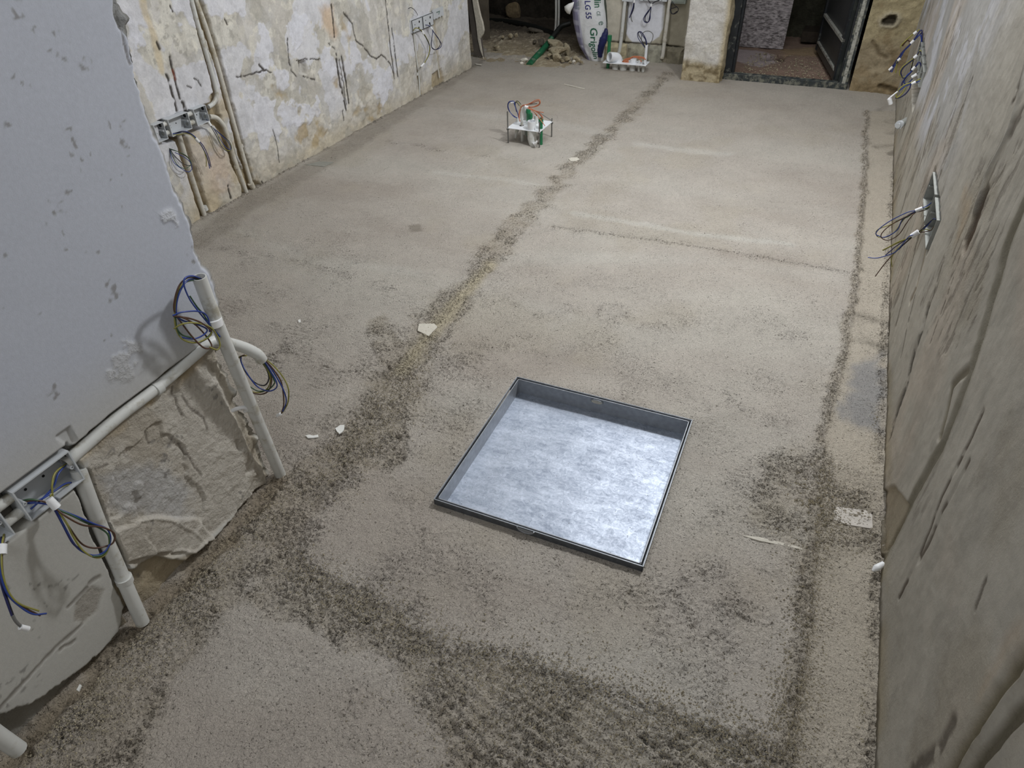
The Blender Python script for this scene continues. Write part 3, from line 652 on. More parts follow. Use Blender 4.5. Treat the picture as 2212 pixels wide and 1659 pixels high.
D = (fbm(U, V, 2.0, 3, 431)-.5)*.010 + (fbm(U, V, 12, 4, 435)-.5)*.0022 + (fbm(U, V, 45, 2, 437)-.5)*.0012
D += g4*.006 + rll([(2240, 1420), (2130, 1570), (2070, 1670)], .008, .5)*.006
D -= g1*.007 + g1b*.004 + g2*.008 + g3*.008 + slot*.007 + slot2*.005 + np.maximum(slot3, slot4)*.002 + boxr*.055 + underbox*.006
chip = rpl([(1930, 1050), (1960, 1085), (1930, 1170), (1905, 1190), (1905, 1060)], soft=.004, warp=.006); D -= chip*.008; c = mix(c, srgb(166, 152, 126), chip*.6)
brk = sstep(.34, .50, fbm(U, V, 34, 3, 443)); slot2 *= .25+.75*brk; slot3 *= brk; slot4 *= brk
cr = np.zeros(U.shape)
for px, hw in (([(2010, 265), (2002, 300), (1992, 340), (1978, 390)], .005), ([(2014, 270), (2005, 305), (1996, 340)], .003), ([(2206, 165), (2195, 195), (2188, 215)], .006), ([(2205, 240), (2192, 262), (2184, 285)], .008), ([(2100, 170), (2085, 215), (2070, 250)], .003),
               ([(2030, 372), (2022, 400)], .004), ([(1960, 210), (1950, 262)], .004), ([(1955, 420), (1945, 460)], .004), ([(1985, 500), (1970, 560), (1950, 640), (1935, 700)], .004), ([(2040, 560), (2015, 640), (1995, 700)], .003),
               ([(1975, 640), (1960, 700), (1945, 770)], .003), ([(1925, 640), (1918, 740)], .004), ([(2060, 600), (2035, 670), (2010, 740)], .002), ([(2130, 1250), (2110, 1310)], .003), ([(2060, 1560), (2030, 1620), (1970, 1659)], .006)):
    cr = np.maximum(cr, rll(px, hw*2.2, .6, warp=.006, f=40))
streak = sstep(.58, .63, fbm(U*2.2, V*.6, 20, 4, 451))*sstep(.46, .56, t1)*sstep(.9, 1.4, U)
st3 = fbm(U*3.0, V*.7, 12, 4, 455)
cr = np.maximum(cr*sstep(.25, .4, fbm(U, V, 40, 2, 452)), streak*.55)
D -= cr*.0015
c *= (1+.16*(st3-.5))[..., None]
for mk, cc, a in ((g1c, srgb(112, 106, 86), .85), (g1b, srgb(112, 104, 84), .8), (g2, srgb(110, 100, 72), .8), (g3, srgb(96, 88, 66), .8), (slot, srgb(70, 52, 34), .9), (slot2, srgb(58, 52, 44), .85),
                  (slot3, srgb(80, 68, 56), .85), (slot4, srgb(82, 70, 58), .8), (cr, srgb(92, 84, 74), .8), (underbox, srgb(128, 108, 76), .7), (boxr, srgb(70, 66, 58), .8), (g4, srgb(150, 148, 142), .5)):
    c = mix(c, cc, mk*a)
c = mix(c, srgb(170, 140, 100), rll([(2080, 420), (2085, 470), (2075, 500)], .03, .9, warp=.02)*.3)
c = mix(c, srgb(186, 160, 130), rpl([(2140, 1450), (2212, 1340), (2212, 1380), (2120, 1500)], soft=.03, warp=.02)*.4)
c = mix(c, srgb(74, 66, 52), line(U, V, [(0, -.005), (5.6, -.005)], .016, .7, warp=.012, f=30)*.75)
c *= (1+.10*(fbm(U, V, 50, 3, 461)-.5)-.10*sstep(.5, .65, fbm(U*1.6, V*.8, 10, 4, 465)))[..., None]
wr_ = grid_mesh('wall_right', np.stack([WR-D, U, V], -1), M['plaster'], c, np.clip(.10+.25*sstep(.5, .62, t1)+.5*np.maximum.reduce([g1, g2, g3, slot, slot2, chip, underbox])+.3*streak+.3*sstep(.2, .05, V), 0, 1), flip=True)
tag(wr_, 'grey beige plastered right wall with long grooves and a narrow dark slot', kind='structure')

# ================================================================== BACK WALLS
def ywall(name, x0, x1, y0, seed, colf, amp, m, label, step=.012, thick=.0, z0=-.06, z1=2.6, edge=.0):
    U, V = np.meshgrid(axis((x0, x1, step)), axis((z0, 1.0, step), (1.0, z1, .08)))
    D = (fbm(U, V, 6, 4, seed)-.5)*amp+(fbm(U, V, 30, 3, seed+3)-.5)*amp*.35
    c, dd = colf(U, V)
    c = c*(1+.2*(fbm(U, V, 45, 3, seed+9)-.5))[..., None]
    if edge:
        e = (fbm(U*0, V, 14, 4, seed+20)-.5)*edge; t = (U-x0)/(x1-x0); Ux = U+e*(1-t)*1.0 + (fbm(U*0, V, 15, 4, seed+40)-.5)*edge*t
    else: Ux = U
    o = grid_mesh(name, np.stack([Ux, y0-D-dd, V], -1), m, c)
    return tag(o, label, kind='structure')
def col_back(U, V):
    c = np.zeros(U.shape+(3,))+np.array(srgb(176, 170, 154)); dd = np.zeros(U.shape)
    pan = poly(U, V, ywall_pts([(1352, 0), (1436, 0), (1432, 60), (1425, 80), (1400, 94), (1365, 92), (1352, 72)], YB)+[], soft=.004, warp=.008)
    up = poly(U, V, [(ywall_pts([(1352, 0)], YB)[0][0], .4), (ywall_pts([(1434, 0)], YB)[0][0], .4), (ywall_pts([(1434, 0)], YB)[0][0], 1.0), (ywall_pts([(1352, 0)], YB)[0][0], 1.0)], soft=.004)
    c = mix(c, srgb(222, 224, 232), np.maximum(pan, up)*.95)
    c = mix(c, srgb(200, 194, 180), poly(U, V, ywall_pts([(1308, 0), (1345, 0), (1342, 60), (1340, 92), (1312, 90)], YB), soft=.006, warp=.01)*.8)
    g1 = line(U, V, ywall_pts([(1354, 0), (1350, 60), (1343, 98)], YB), .016, .3, warp=.005); g2 = line(U, V, ywall_pts([(1442, 0), (1438, 60), (1433, 120)], YB), .03, .3, warp=.006)
    c = mix(c, srgb(112, 106, 88), g1*.7); c = mix(c, srgb(146, 140, 118), g2*.6); dd -= g1*.02+g2*.018
    c = mix(c, srgb(158, 152, 134), poly(U, V, ywall_pts([(1446, 0), (1490, 0), (1475, 100), (1440, 100)], YB), soft=.006)*.7)
    cr = line(U, V, ywall_pts([(1305, 89), (1345, 92), (1385, 94), (1430, 98), (1475, 103)], YB), .006, .5, warp=.006)
    c = mix(c, srgb(50, 46, 38), cr*.9); dd -= cr*.012
    c = mix(c, srgb(128, 116, 92), sstep(.13, .05, V)*.5)
    return c, dd
wb = ywall('wall_back', -1.90, -1.02, YB, 501, col_back, .014, M['plaster'], 'back wall strip with a white painted panel between cut pipe chases', .0075)
# course of blocks at its foot: each block its own piece
bx_px = [(1303, 1354), (1357, 1396), (1398, 1432), (1441, 1476)]
for i, (a, b) in enumerate(bx_px):
    xa = P((a, 115), 'y', YB)[0]; xb = P((b, 115), 'y', YB)[0]
    nx, nz = 6, 5; rr = random.Random(40+i); v = []; f = []
    for k in range(nz+1):
        for q in range(nx+1):
            ed = (k in (0, nz)) or (q in (0, nx))
            v.append((xa+(xb-xa)*q/nx+rr.uniform(-.004, .004), YB-.004-(0 if ed else .016)-rr.uniform(0, .008), -.03+.150*k/nz+rr.uniform(-.004, .004)))
    for k in range(nz):
        for q in range(nx):
            o = k*(nx+1)+q; f.append((o, o+1, o+nx+2, o+nx+1))
    n = len(v); ring = [q for q in range(nx+1)]+[(k*(nx+1)+nx) for k in range(1, nz+1)]+[nz*(nx+1)+q for q in range(nx-1, -1, -1)]+[k*(nx+1) for k in range(nz-1, 0, -1)]
    for r_ in ring: v.append((v[r_][0], YB+.03, v[r_][2]))
    for k in range(len(ring)): f.append((ring[(k+1) % len(ring)], ring[k], n+k, n+(k+1) % len(ring)))
    MB().add(v, f, False).build('block', simple('damp_block_stone_%s' % 'abcd'[i], srgb(*[(176, 166, 138), (156, 152, 134), (150, 148, 134), (140, 134, 116)][i]), .95, var=.25, vs=25, bump=1, bs=90), wb)

# pillar (white rough plaster, ochre crumbling foot)
PX0, PX1, PY = -1.082, -0.80, 5.47
def pillar():
    wdt = PX1-PX0; dep = .50
    us = axis((0, dep, .012), (dep, dep+wdt, .008), (dep+wdt, 2*dep+wdt, .012))
    U, V = np.meshgrid(us, axis((-.06, .9, .008), (.9, 2.6, .08)))
    foot = sstep(.16, .10, V+(fbm(U, V, 9, 4, 605)-.5)*.10)
    nrm = (fbm(U, V, 7, 4, 601)-.5)*.03+(fbm(U, V, 35, 3, 603)-.5)*.010*(1+foot) + foot*.008*(fbm(U, V, 14, 3, 607)) - foot*.004
    x = np.where(U < dep, PX0, np.where(U > dep+wdt, PX1, PX0+U-dep)); y = np.where(U < dep, PY+dep-U, np.where(U > dep+wdt, PY+U-dep-wdt, PY))
    nx = np.where(U < dep, -1, np.where(U > dep+wdt, 1, 0)); ny = np.where((U >= dep) & (U <= dep+wdt), -1, 0)
    x = x+nx*nrm; y = y+ny*nrm
    c = np.zeros(U.shape+(3,))+np.array(srgb(214, 211, 206)); c = mix(c, srgb(190, 184, 168), sstep(.5, .66, fbm(U, V, 8, 4, 609))*.35)
    c = mix(c, srgb(176, 158, 112), sstep(.045, .0, dep+wdt-U)*.7+0*U); c = mix(c, srgb(172, 158, 126), foot*.9)
    c = mix(c, srgb(124, 110, 82), foot*sstep(.55, .68, fbm(U, V, 28, 3, 611))*.8)
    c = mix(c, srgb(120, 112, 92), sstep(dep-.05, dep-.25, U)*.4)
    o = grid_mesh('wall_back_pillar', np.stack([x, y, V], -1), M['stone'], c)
    tag(o, 'rough white plastered pillar with a crumbling ochre foot beside the doorway', kind='structure')
pillar()
def col_br(U, V):
    c = np.zeros(U.shape+(3,))+np.array(srgb(158, 145, 120)); dd = np.zeros(U.shape)
    c = mix(c, srgb(176, 164, 130), sstep(.25, .4, V)*.7); c = mix(c, srgb(142, 122, 88), sstep(.10, .04, V)*.6)
    c = mix(c, srgb(126, 106, 74), sstep(.55, .7, fbm(U, V, 9, 4, 705))*.5)
    hp = ywall_pts([(1922, 44)], 5.6)[0]
    r = np.hypot((U-hp[0])/.05, (V-hp[1])/.035)+(fbm(U, V, 30, 3, 707)-.5)*1.1
    ring = sstep(1.7, 1.1, r); hole = sstep(1.0, .6, r)
    c = mix(c, srgb(176, 168, 148), ring*.7); c = mix(c, srgb(48, 42, 34), hole*.9); dd += ring*.012-hole*.05
    hl = line(U, V, ywall_pts([(1885, 90), (1900, 120), (1915, 125)], 5.6), .010, .8, warp=.01); c = mix(c, srgb(92, 76, 52), hl*.6); dd -= hl*.01
    bulge = poly(U, V, ywall_pts([(1845, 170), (1880, 150), (1940, 155), (1965, 200), (1900, 215), (1840, 210)], 5.6), soft=.03, warp=.03)
    dd += bulge*.03*fbm(U, V, 14, 3, 709)
    gr = line(U, V, ywall_pts([(1900, 185), (1925, 190), (1945, 200)], 5.6), .012, .8, warp=.01); c = mix(c, srgb(70, 58, 40), gr*.7); dd -= gr*.02
    return c, dd
ywall('wall_back_right', .085, .46, 5.60, 701, col_br, .035, M['stone'], 'rough ochre masonry between the black door frame and the right wall', .0075)

# recess beyond the left opening, and the small room beyond the door
def shell(name, quads, m, label, col=None, amp=.05, step=.04):
    for i, (o_, ua, va, nn) in enumerate(quads):
        o_ = np.array(o_, float); ua = np.array(ua, float); va = np.array(va, float)
        lu = np.linalg.norm(ua); lv = np.linalg.norm(va); nn = np.array(nn, float)
        U, V = np.meshgrid(np.linspace(0, 1, int(lu/step)+2), np.linspace(0, 1, int(lv/step)+2))
        D = (fbm(U*lu, V*lv, 6, 4, 900+i)-.5)*amp
        XYZ = o_+U[..., None]*ua+V[..., None]*va+D[..., None]*nn
        c = np.zeros(U.shape+(3,))+np.array(col)
        c = c*(1+.8*(fbm(U*lu, V*lv, 9, 4, 920+i)-.5))[..., None]
        o = grid_mesh(name[i] if isinstance(name, list) else name, XYZ, m, c)
        tag(o, label[i] if isinstance(label, list) else label, kind='structure')
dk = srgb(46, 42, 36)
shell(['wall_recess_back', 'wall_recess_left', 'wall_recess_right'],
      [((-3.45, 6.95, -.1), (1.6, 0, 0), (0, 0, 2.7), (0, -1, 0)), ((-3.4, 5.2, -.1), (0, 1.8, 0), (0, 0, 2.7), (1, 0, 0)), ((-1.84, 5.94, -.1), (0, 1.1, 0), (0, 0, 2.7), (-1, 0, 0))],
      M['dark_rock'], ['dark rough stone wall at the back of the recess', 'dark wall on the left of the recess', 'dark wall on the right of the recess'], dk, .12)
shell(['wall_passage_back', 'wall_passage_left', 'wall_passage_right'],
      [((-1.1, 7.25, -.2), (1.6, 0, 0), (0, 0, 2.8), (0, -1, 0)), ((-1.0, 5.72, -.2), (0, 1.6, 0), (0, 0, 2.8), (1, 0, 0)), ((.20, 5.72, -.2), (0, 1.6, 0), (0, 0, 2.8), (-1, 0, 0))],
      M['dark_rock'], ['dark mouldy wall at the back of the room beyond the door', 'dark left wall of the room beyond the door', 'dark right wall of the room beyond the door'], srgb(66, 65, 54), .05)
# recess ground: heap of dirt
U, V = np.meshgrid(axis((-3.42, -1.80, .014)), axis((5.30, 7.0, .014)))
heap = .02+.05*sstep(5.7, 6.3, V)+(fbm(U, V, 4, 4, 951)-.5)*.06+(fbm(U, V, 30, 3, 953)-.5)*.02*1.2
heap *= sstep(5.40, 5.75, V)*.9+.1
heap = np.where((U > -1.98) & (V < 5.95), heap*.3, heap)-.006
wd, wid = worley(U, V, 28, 955); heap += np.clip(.40-wd, 0, 1)*(wid > .72)*.04*sstep(5.55, 5.8, V)
c = np.zeros(U.shape+(3,))+np.array(srgb(150, 138, 116)); c = mix(c, srgb(120, 110, 96), sstep(5.8, 6.2, V)); c = mix(c, srgb(66, 60, 52), sstep(6.2, 6.45, V)*.9)  # dirt darkened with depth: the shade of the recess is painted in
c = mix(c, srgb(196, 186, 164), sstep(.6, .7, fbm(U, V, 40, 3, 957))*.6*sstep(6.3, 6.1, V))
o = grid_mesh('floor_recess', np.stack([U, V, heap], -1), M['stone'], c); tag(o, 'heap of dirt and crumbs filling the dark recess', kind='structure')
U, V = np.meshgrid(axis((-1.05, .25, .012)), axis((5.63, 7.3, .012)))
z = -.015+(fbm(U, V, 5, 4, 961)-.5)*.03+(fbm(U, V, 40, 3, 963)-.5)*.008
rub = poly(U, V, floor_pts([(1690, 150), (1730, 120), (1790, 120), (1825, 170), (1700, 165)]), soft=.08, warp=.05)
wd, wid = worley(U, V, 36, 965); z += rub*np.clip(.5-wd, 0, 1)*wid*.04
slotm = poly(U, V, floor_pts([(1648, 118), (1700, 116), (1692, 128), (1646, 125)]), soft=.008); z -= slotm*.06
c = np.zeros(U.shape+(3,))+np.array(srgb(150, 128, 114)); c = mix(c, srgb(190, 178, 180), poly(U, V, floor_pts([(1580, 100), (1650, 108), (1690, 125), (1640, 140), (1575, 125)]), soft=.03, warp=.04)*.8)  # pinkish white pool of lamplight painted into the floor colour
c = mix(c, srgb(118, 92, 78), sstep(6.05, 5.8, V)*.5); c = mix(c, srgb(176, 152, 118), poly(U, V, floor_pts([(1680, 100), (1780, 98), (1790, 120), (1700, 118)]), soft=.04, warp=.04)*.7)
c = mix(c, srgb(30, 27, 24), slotm*.9)
o = grid_mesh('floor_passage', np.stack([U, V, z], -1), M['stone'], c); tag(o, 'dusty reddish floor with grit and a painted pool of light beyond the doorway', kind='structure')
# ceiling and the wall behind the camera
tag(MB().box((-3.5, -.95, 2.6), (.55, 7.4, 2.66)).build('ceiling', M['ceiling']), 'pale plaster ceiling', kind='structure')
tag(MB().box((-1.4, -1.0, -.05), (.5, -.92, 2.6)).build('wall_front', simple('grey_wall_behind', srgb(176, 174, 168), .9)), 'plain plastered wall behind the viewer', kind='structure')
# lintels above the two openings so the wall line is closed
tag(MB().box((-2.95, 5.52, 2.05), (-1.85, 5.95, 2.62)).build('wall_lintel_left', simple('lintel_stone', srgb(170, 160, 140), .95, bump=.8)), 'lintel above the dark opening', kind='structure')

# ================================================================== STEEL TRAY
tr = empty('recessed_floor_cover', (TC[0], TC[1], 0), 'square galvanised steel access cover tray set into the screed', 'floor cover')
tr.rotation_euler = (0, 0, TR)
def tl_(mb, name, mat, bevel=0):
    o = mb.build(name, mat, None, bevel); o.parent = tr; return o
S = TS; RZ = .020; IN = S-.009; DP = -.036; th = .0022
U, V = np.meshgrid(np.linspace(-IN, IN, 90), np.linspace(-IN, IN, 90))
zz = DP+(fbm(U, V, 5, 3, 1001)-.5)*.0035+(fbm(U, V, 22, 3, 1003)-.5)*.0006
o = grid_mesh('tray_base', np.stack([U, V, zz], -1), M['steel']); o.parent = tr
for k in range(4):
    R_ = Matrix.Rotation(k*math.pi/2, 3, 'Z')
    mb = MB(); mb.box((-IN, IN-.001, DP-.004), (IN, IN-.001+th, RZ), R_, (0, 0, 0)); tl_(mb, 'side_wall', M['steel_edge'])
    mb = MB(); mb.box((-S, S-th*1.5, -.055), (S, S, RZ+.0008), R_, (0, 0, 0)); tl_(mb, 'frame_bar', M['steel_dark'] if k != 9 else M['steel'])
    mb = MB(); mb.box((-S, S-.0012, RZ+.0006), (S, S+.0006, RZ+.0022), R_, (0, 0, 0)); tl_(mb, 'frame_lip', M['steel_edge'])
mb = MB(); mb.box((-S, -S, -.06), (S, S, -.056)); tl_(mb, 'frame_bottom', M['steel_dark'])
for sx, sy in ((-1, 1), (1, 1), (1, -1), (-1, -1)):
    mb = MB(); mb.tube([(sx*(IN-.001), sy*(IN-.001), DP-.002), (sx*(IN-.001), sy*(IN-.001), RZ)], .003, 8, curve=False); tl_(mb, 'corner_weld', M['steel_edge'])
for sy in (-1, 1):
    c_ = -.01 if sy > 0 else -.02
    mb = MB(); y0 = sy*(IN-.0035); n = 20
    ring = [(.020*math.copysign(abs(math.cos(a))**.8, math.cos(a))+(.012 if math.cos(a) > 0 else -.012)*0, .0075*math.sin(a)) for a in [2*math.pi*k/n for k in range(n)]]
    zc = RZ-.012
    mb.tube([(c_+p[0], y0, zc+p[1]) for p in ring]+[(c_+ring[0][0], y0, zc+ring[0][1])], .0016, 6, cap=False, steps=2); tl_(mb, 'lifting_slot', M['steel_edge'])
    mb = MB(); mb.add([(c_+p[0]*.9, y0+.0005*-sy, zc+p[1]*.9) for p in ring], [tuple(range(n))]); tl_(mb, 'slot_opening', M['hole'] if sy < 0 else M['mark'])
mb = MB(); n = 12      # half-round finger notch in the near frame bar
pts = [(-.02+.024*math.cos(a), -S-.0035, RZ+.003-.015*math.sin(a)) for a in [math.pi*k/n for k in range(n+1)]]
mb.tube(pts, .0016, 6, steps=2); mb.add([(p[0], p[1]-.0006, p[2]) for p in pts], [tuple(range(n+1))]); tl_(mb, 'finger_notch', M['steel_edge'])

# ================================================================== PIPES
def pipe(name, label, pts, r, mat, hollow=0, cat='pipe', n=14, steps=8, group=None, loc=None):
    loc = loc or tuple(pts[-1]); root = empty(name, (pts[-1][0], pts[-1][1], pts[-1][2]), label, cat, group)
    MB().tube(pts, r, n, hollow=hollow, steps=steps).build('tube', mat, root); return root
def clip(root, c, d, r, mat=None, name='clip'):
    d = Vector(d).normalized(); c = Vector(c)
    return MB().tube([c-d*.008, c+d*.008], r*1.17, 14, curve=False).build(name, mat or M['pvc'], root)
def onx(px, x): return [tuple(P(q[:2], 'x', x+(q[2] if len(q) > 2 else 0))) for q in px]
def ony(px, y): return [tuple(P(q[:2], 'y', y+(q[2] if len(q) > 2 else 0))) for q in px]

xf = WL-.008
pA = pipe('conduit_pipe', 'white conduit curving down from the top of the left wall into the box row', onx([(395, -60), (413, 0), (428, 56), (453, 142), (466, 190), (467, 210), (460, 224), (450, 231)], xf), .0105, M['pvc'])
pB = pipe('conduit_pipe', 'long dusty conduit running straight down the old left wall right of the box row', onx([(404, -60), (423, 0), (446, 63), (473, 152), (489, 210), (514, 299), (545, 405)], xf-.004), .0105, M['pvc_dusty'])
clip(pB, P((520, 315), 'x', xf-.004), (0, 0, 1), .0105, M['pvc_dusty'])
MB().tube([tuple(P((541, 396), 'x', xf)), tuple(P((549, 410), 'x', xf))], [.017, .012], 9, curve=False).build('plaster_blob', M['board_light'], pB)
pC = pipe('conduit_pipe', 'white conduit leaving the right end of the box row and bending to the floor', onx([(452, 252), (468, 255), (483, 272), (490, 292), (504, 337), (521, 385), (538, 432)], xf), .0115, M['pvc_dusty'])
clip(pC, P((511, 360), 'x', xf), (0, 0, 1), .0115, M['pvc_dusty'])
pD = pipe('conduit_pipe', 'dusty conduit dropping from under the box row to the floor', onx([(386, 290), (405, 354), (428, 425), (446, 478)], xf), .0115, M['pvc_dusty'])
MB().tube(onx([(440, 446), (444, 454)], xf), .015, 9, curve=False).build('clip', M['pvc'], pD)
pE = pipe('conduit_pipe', 'thin white conduit below the small far box pair on the left wall', onx([(893, 70), (899, 120), (905, 170), (907, 214)], WL-.004), .006, M['pvc'])
clip(pE, P((901, 160), 'x', WL), (0, 0, 1), .008)
pipe('conduit_pipe', 'thin conduit deep in the far chase below the second small box', onx([(936, 58), (941, 100), (945, 140), (949, 168)], WL-.006), .006, M['pvc_dusty'])

xn = WN+.004
p1 = pipe('conduit_pipe', 'thick white conduit standing free of the near left wall with an open top mouth', onx([(430, 598, .045), (455, 665, .043), (490, 750, .040), (540, 870, .022), (580, 965, .008), (610, 1035, -.004)], xn), .0155, M['pvc'], hollow=.85)
MB().tube(onx([(459, 688, .042), (463, 702, .042)], xn), .0200, 14, curve=False).build('tape_wrap', M['tape'], p1)
p2 = pipe('conduit_pipe', 'white conduit along the horizontal chase that bends away from the near left wall', onx([(140, 1001, -.016), (250, 905, -.012), (340, 836, -.010), (420, 768, -.006), (450, 742, -.002), (475, 736, .002), (500, 742, .008)], xn)+[tuple(P(q, 'y', y)) for q, y in (((530, 752), 1.00), ((555, 765), 1.02), ((565, 777), 1.03))], [.0135]*7+[.0145, .0148, .0148], M['pvc'], hollow=.85)
clip(p2, P((340, 838), 'x', xn-.010), (0, 1, 0), .0138)
p3 = pipe('conduit_pipe', 'white conduit dropping from the near box row to the floor', onx([(168, 1012, -.016), (180, 1045, -.014), (215, 1135, -.014), (255, 1225, -.008), (270, 1260, 0), (290, 1305, .006), (308, 1345, .01)], xn), .0155, M['pvc'])
clip(p3, P((268, 1252), 'x', xn-.002), (0, .1, 1), .0160)
p4 = pipe('conduit_pipe', 'white conduit stub entering the floor at the bottom left corner', onx([(-80, 1520, .02), (-30, 1570, .02), (40, 1620, .03)], xn), .0165, M['pvc'])
for px_, lb in (((512, 885), 'small white curved clip on the rough wall beside the thick conduit'),):
    c_ = P(px_, 'x', WN-.004); mb = MB()
    mb.tube([(c_[0]+.002, c_[1]-.016, c_[2]+.010), (c_[0]+.014, c_[1]-.010, c_[2]+.016), (c_[0]+.024, c_[1]+.004, c_[2]+.012), (c_[0]+.024, c_[1]+.012, c_[2]-.002), (c_[0]+.012, c_[1]+.012, c_[2]-.010)], .0055, 8)
    r_ = tag(mb.build('pipe_clip', M['tape']), lb, 'clip')

# ================================================================== SWITCH BOXES
def box_row(name, label, wallx, sg, boxes, z0, z1, depth, links=(), mat='box', proud=.004, covers=False):
    """row of open flush boxes along an x wall; sg=+1 when the room lies towards +x"""
    ys_ = [b for a in boxes for b in a[:2]]
    root = empty(name, (wallx, (min(ys_)+max(ys_))/2, z0), label, 'junction box')
    xf = wallx+sg*proud; xb = xf-sg*depth; t = .0028
    def bx(mb, x0, y0, z0_, x1, y1, z1_): mb.box((min(x0, x1), y0, z0_), (max(x0, x1), y1, z1_))
    for bi, (a, b) in enumerate([q[:2] for q in boxes]):
        mb = MB()
        bx(mb, xb, a, z0, xb+sg*t, b, z1)
        bx(mb, xb, a, z0, xf, a+t, z1); bx(mb, xb, b-t, z0, xf, b, z1)
        bx(mb, xb, a+t, z0, xf, b-t, z0+t); bx(mb, xb, a+t, z1-t, xf, b-t, z1)
        if covers:
            bx(mb, xf-sg*.003, a, z0, xf, b, z1)
        h = mb.build('housing', M[mat], root)
        zc = (z0+z1)/2
        for yy in (a+.009, b-.009):
            if covers: continue
            mb = MB(); mb.tube([(xb, yy, zc), (xf-sg*.003, yy, zc)], .0042, 10, curve=False, hollow=.45)
            o = mb.build('screw_post', M[mat], h)
        if covers:
            for dy, dz, rr in ((.25, .6, .004), (.7, .7, .008), (.6, .25, .008)):
                mb = MB(); y_ = a+(b-a)*dy; z_ = z0+(z1-z0)*dz; mb.tube([(xf-sg*.001, y_, z_), (xf+sg*.0006, y_, z_)], rr, 12, curve=False); mb.build('knockout', M['hole'], h)
        else:
            for yy, s_ in ((a+t, 1), (b-t, -1)):
                for dz in (.26, .76):
                    z_ = z0+(z1-z0)*dz; x_ = (xf+xb)/2
                    mb = MB(); mb.tube([(x_, yy-.0002*s_, z_), (x_, yy+.0008*s_, z_)], .0085, 12, curve=False); mb.build('knockout', M['hole'] if (dz < .5) == (s_ > 0) else M['boxdusty'], h)
            for dy in (.3, .62):
                mb = MB(); y_ = a+(b-a)*dy; mb.tube([(xb+sg*t, y_, z0+(z1-z0)*.45), (xb+sg*(t+.0008), y_, z0+(z1-z0)*.45)], .003, 8, curve=False); mb.build('back_hole', M['hole'], h)
    for (a, b) in links:
        for dz in (.26, .76):
            z_ = z0+(z1-z0)*dz; x_ = xf-sg*.018
            mb = MB(); mb.tube([(x_, a-.001, z_), (x_, b+.001, z_)], .0105, 12, curve=False); mb.build('link_tube', M['pvc' if mat == 'box' else mat], root)
    return root
# far left wall row
zA0, zA1 = .418, .494
box_row('switch_box_row', 'white open junction boxes linked in a row on the old left wall', WL, 1, [(2.150, 2.206), (2.232, 2.353), (2.388, 2.468)], zA0, zA1, .045, [(2.206, 2.232), (2.353, 2.388)], proud=.030)
fy = [P(q, 'x', WL+.02) for q in ((889.5, 44.7), (912, 35.7), (913, 64.6), (891, 73), (935, 27), (955, 34))]
box_row('switch_box_pair', 'pair of white covered boxes high on the far end of the left wall', WL, 1, [(fy[0][1], fy[1][1]-.004), (fy[1][1]+.006, fy[4][1])], fy[3][2], fy[0][2], .03, covers=True, proud=.02)
pl = empty('box_cover', (WL+.02, (fy[4][1]+fy[5][1])/2, fy[3][2]+.02), 'splashed white plate right of the far box pair on the left wall', 'plate')
mb = MB(); za = fy[3][2]+.035; zb = fy[0][2]+.012; n = 9; y0_, y1_ = fy[4][1]+.006, fy[5][1]+.03
pts = [(WL+.018, y0_, zb), (WL+.018, y1_, zb)]+[(WL+.018, y1_+(y0_-y1_)*k/n, za+random.uniform(-.008, .008)) for k in range(n+1)]
mb.add(pts+[(p[0]-.01, p[1], p[2]) for p in pts], [tuple(range(len(pts)))[::-1]]+[(k, (k+1) % len(pts), len(pts)+(k+1) % len(pts), len(pts)+k) for k in range(len(pts))]); mb.build('plate', M['box'], pl)
for a_, b_ in (((.3, .62), (.62, .62)), ((.62, .62), (.5, .3))):
    mb = MB(); f_ = lambda q: (WL+.019, y0_+(y1_-y0_)*q[0], za+(zb-za)*q[1]); mb.tube([f_(a_), f_(b_)], .003, 6, curve=False); mb.build('slot', M['ink_grey'], pl)
# near left wall row
box_row('switch_box_row', 'grey white open boxes linked in a row on the near left wall', WN, 1, [(.405, .527), (.262, .372), (.10, .225)], .440, .520, .045, [(.372, .405), (.225, .262)], proud=.006)
# right wall
box_row('switch_box_row', 'dusty grey box pair sunk in the right wall with two wire bundles', WR, -1, [(2.335, 2.52), (2.545, 2.755)], .392, .492, .045, [], 'boxdusty', proud=.004)
box_row('switch_box_row', 'upper box row sunk in the far end of the right wall', WR, -1, [(4.22, 4.36), (4.40, 4.54), (4.60, 4.74), (4.80, 4.94)], .40, .475, .045, [(4.36, 4.40), (4.54, 4.60), (4.74, 4.80)], 'boxdusty', proud=.004)

# ================================================================== WIRES
def bundle(name, label, wires, tapes=(), r=.0019, root=None, group=None):
    allp = [p for _, ps in wires for p in ps]
    root = empty(name, tuple(np.array(wires[0][1][0])), label, 'wires', group)
    for col, ps in wires:
        MB().tube(ps, r, 6, steps=6).build('wire', M[col], root)
    for (a, b, rr) in tapes:
        MB().tube([a, b], rr, 9, curve=False).build('tape_wrap', M['tape'], root)
    return root
def jit(px, d, k=0): 
    rr = random.Random(k); return [(q[0]+rr.uniform(-d, d), q[1]+rr.uniform(-d, d))+tuple(q[2:]) for q in px]
def cr6(pts, off=0): return [(320+a/3.318, 560+b/3.318, o) for a, b, o in pts]
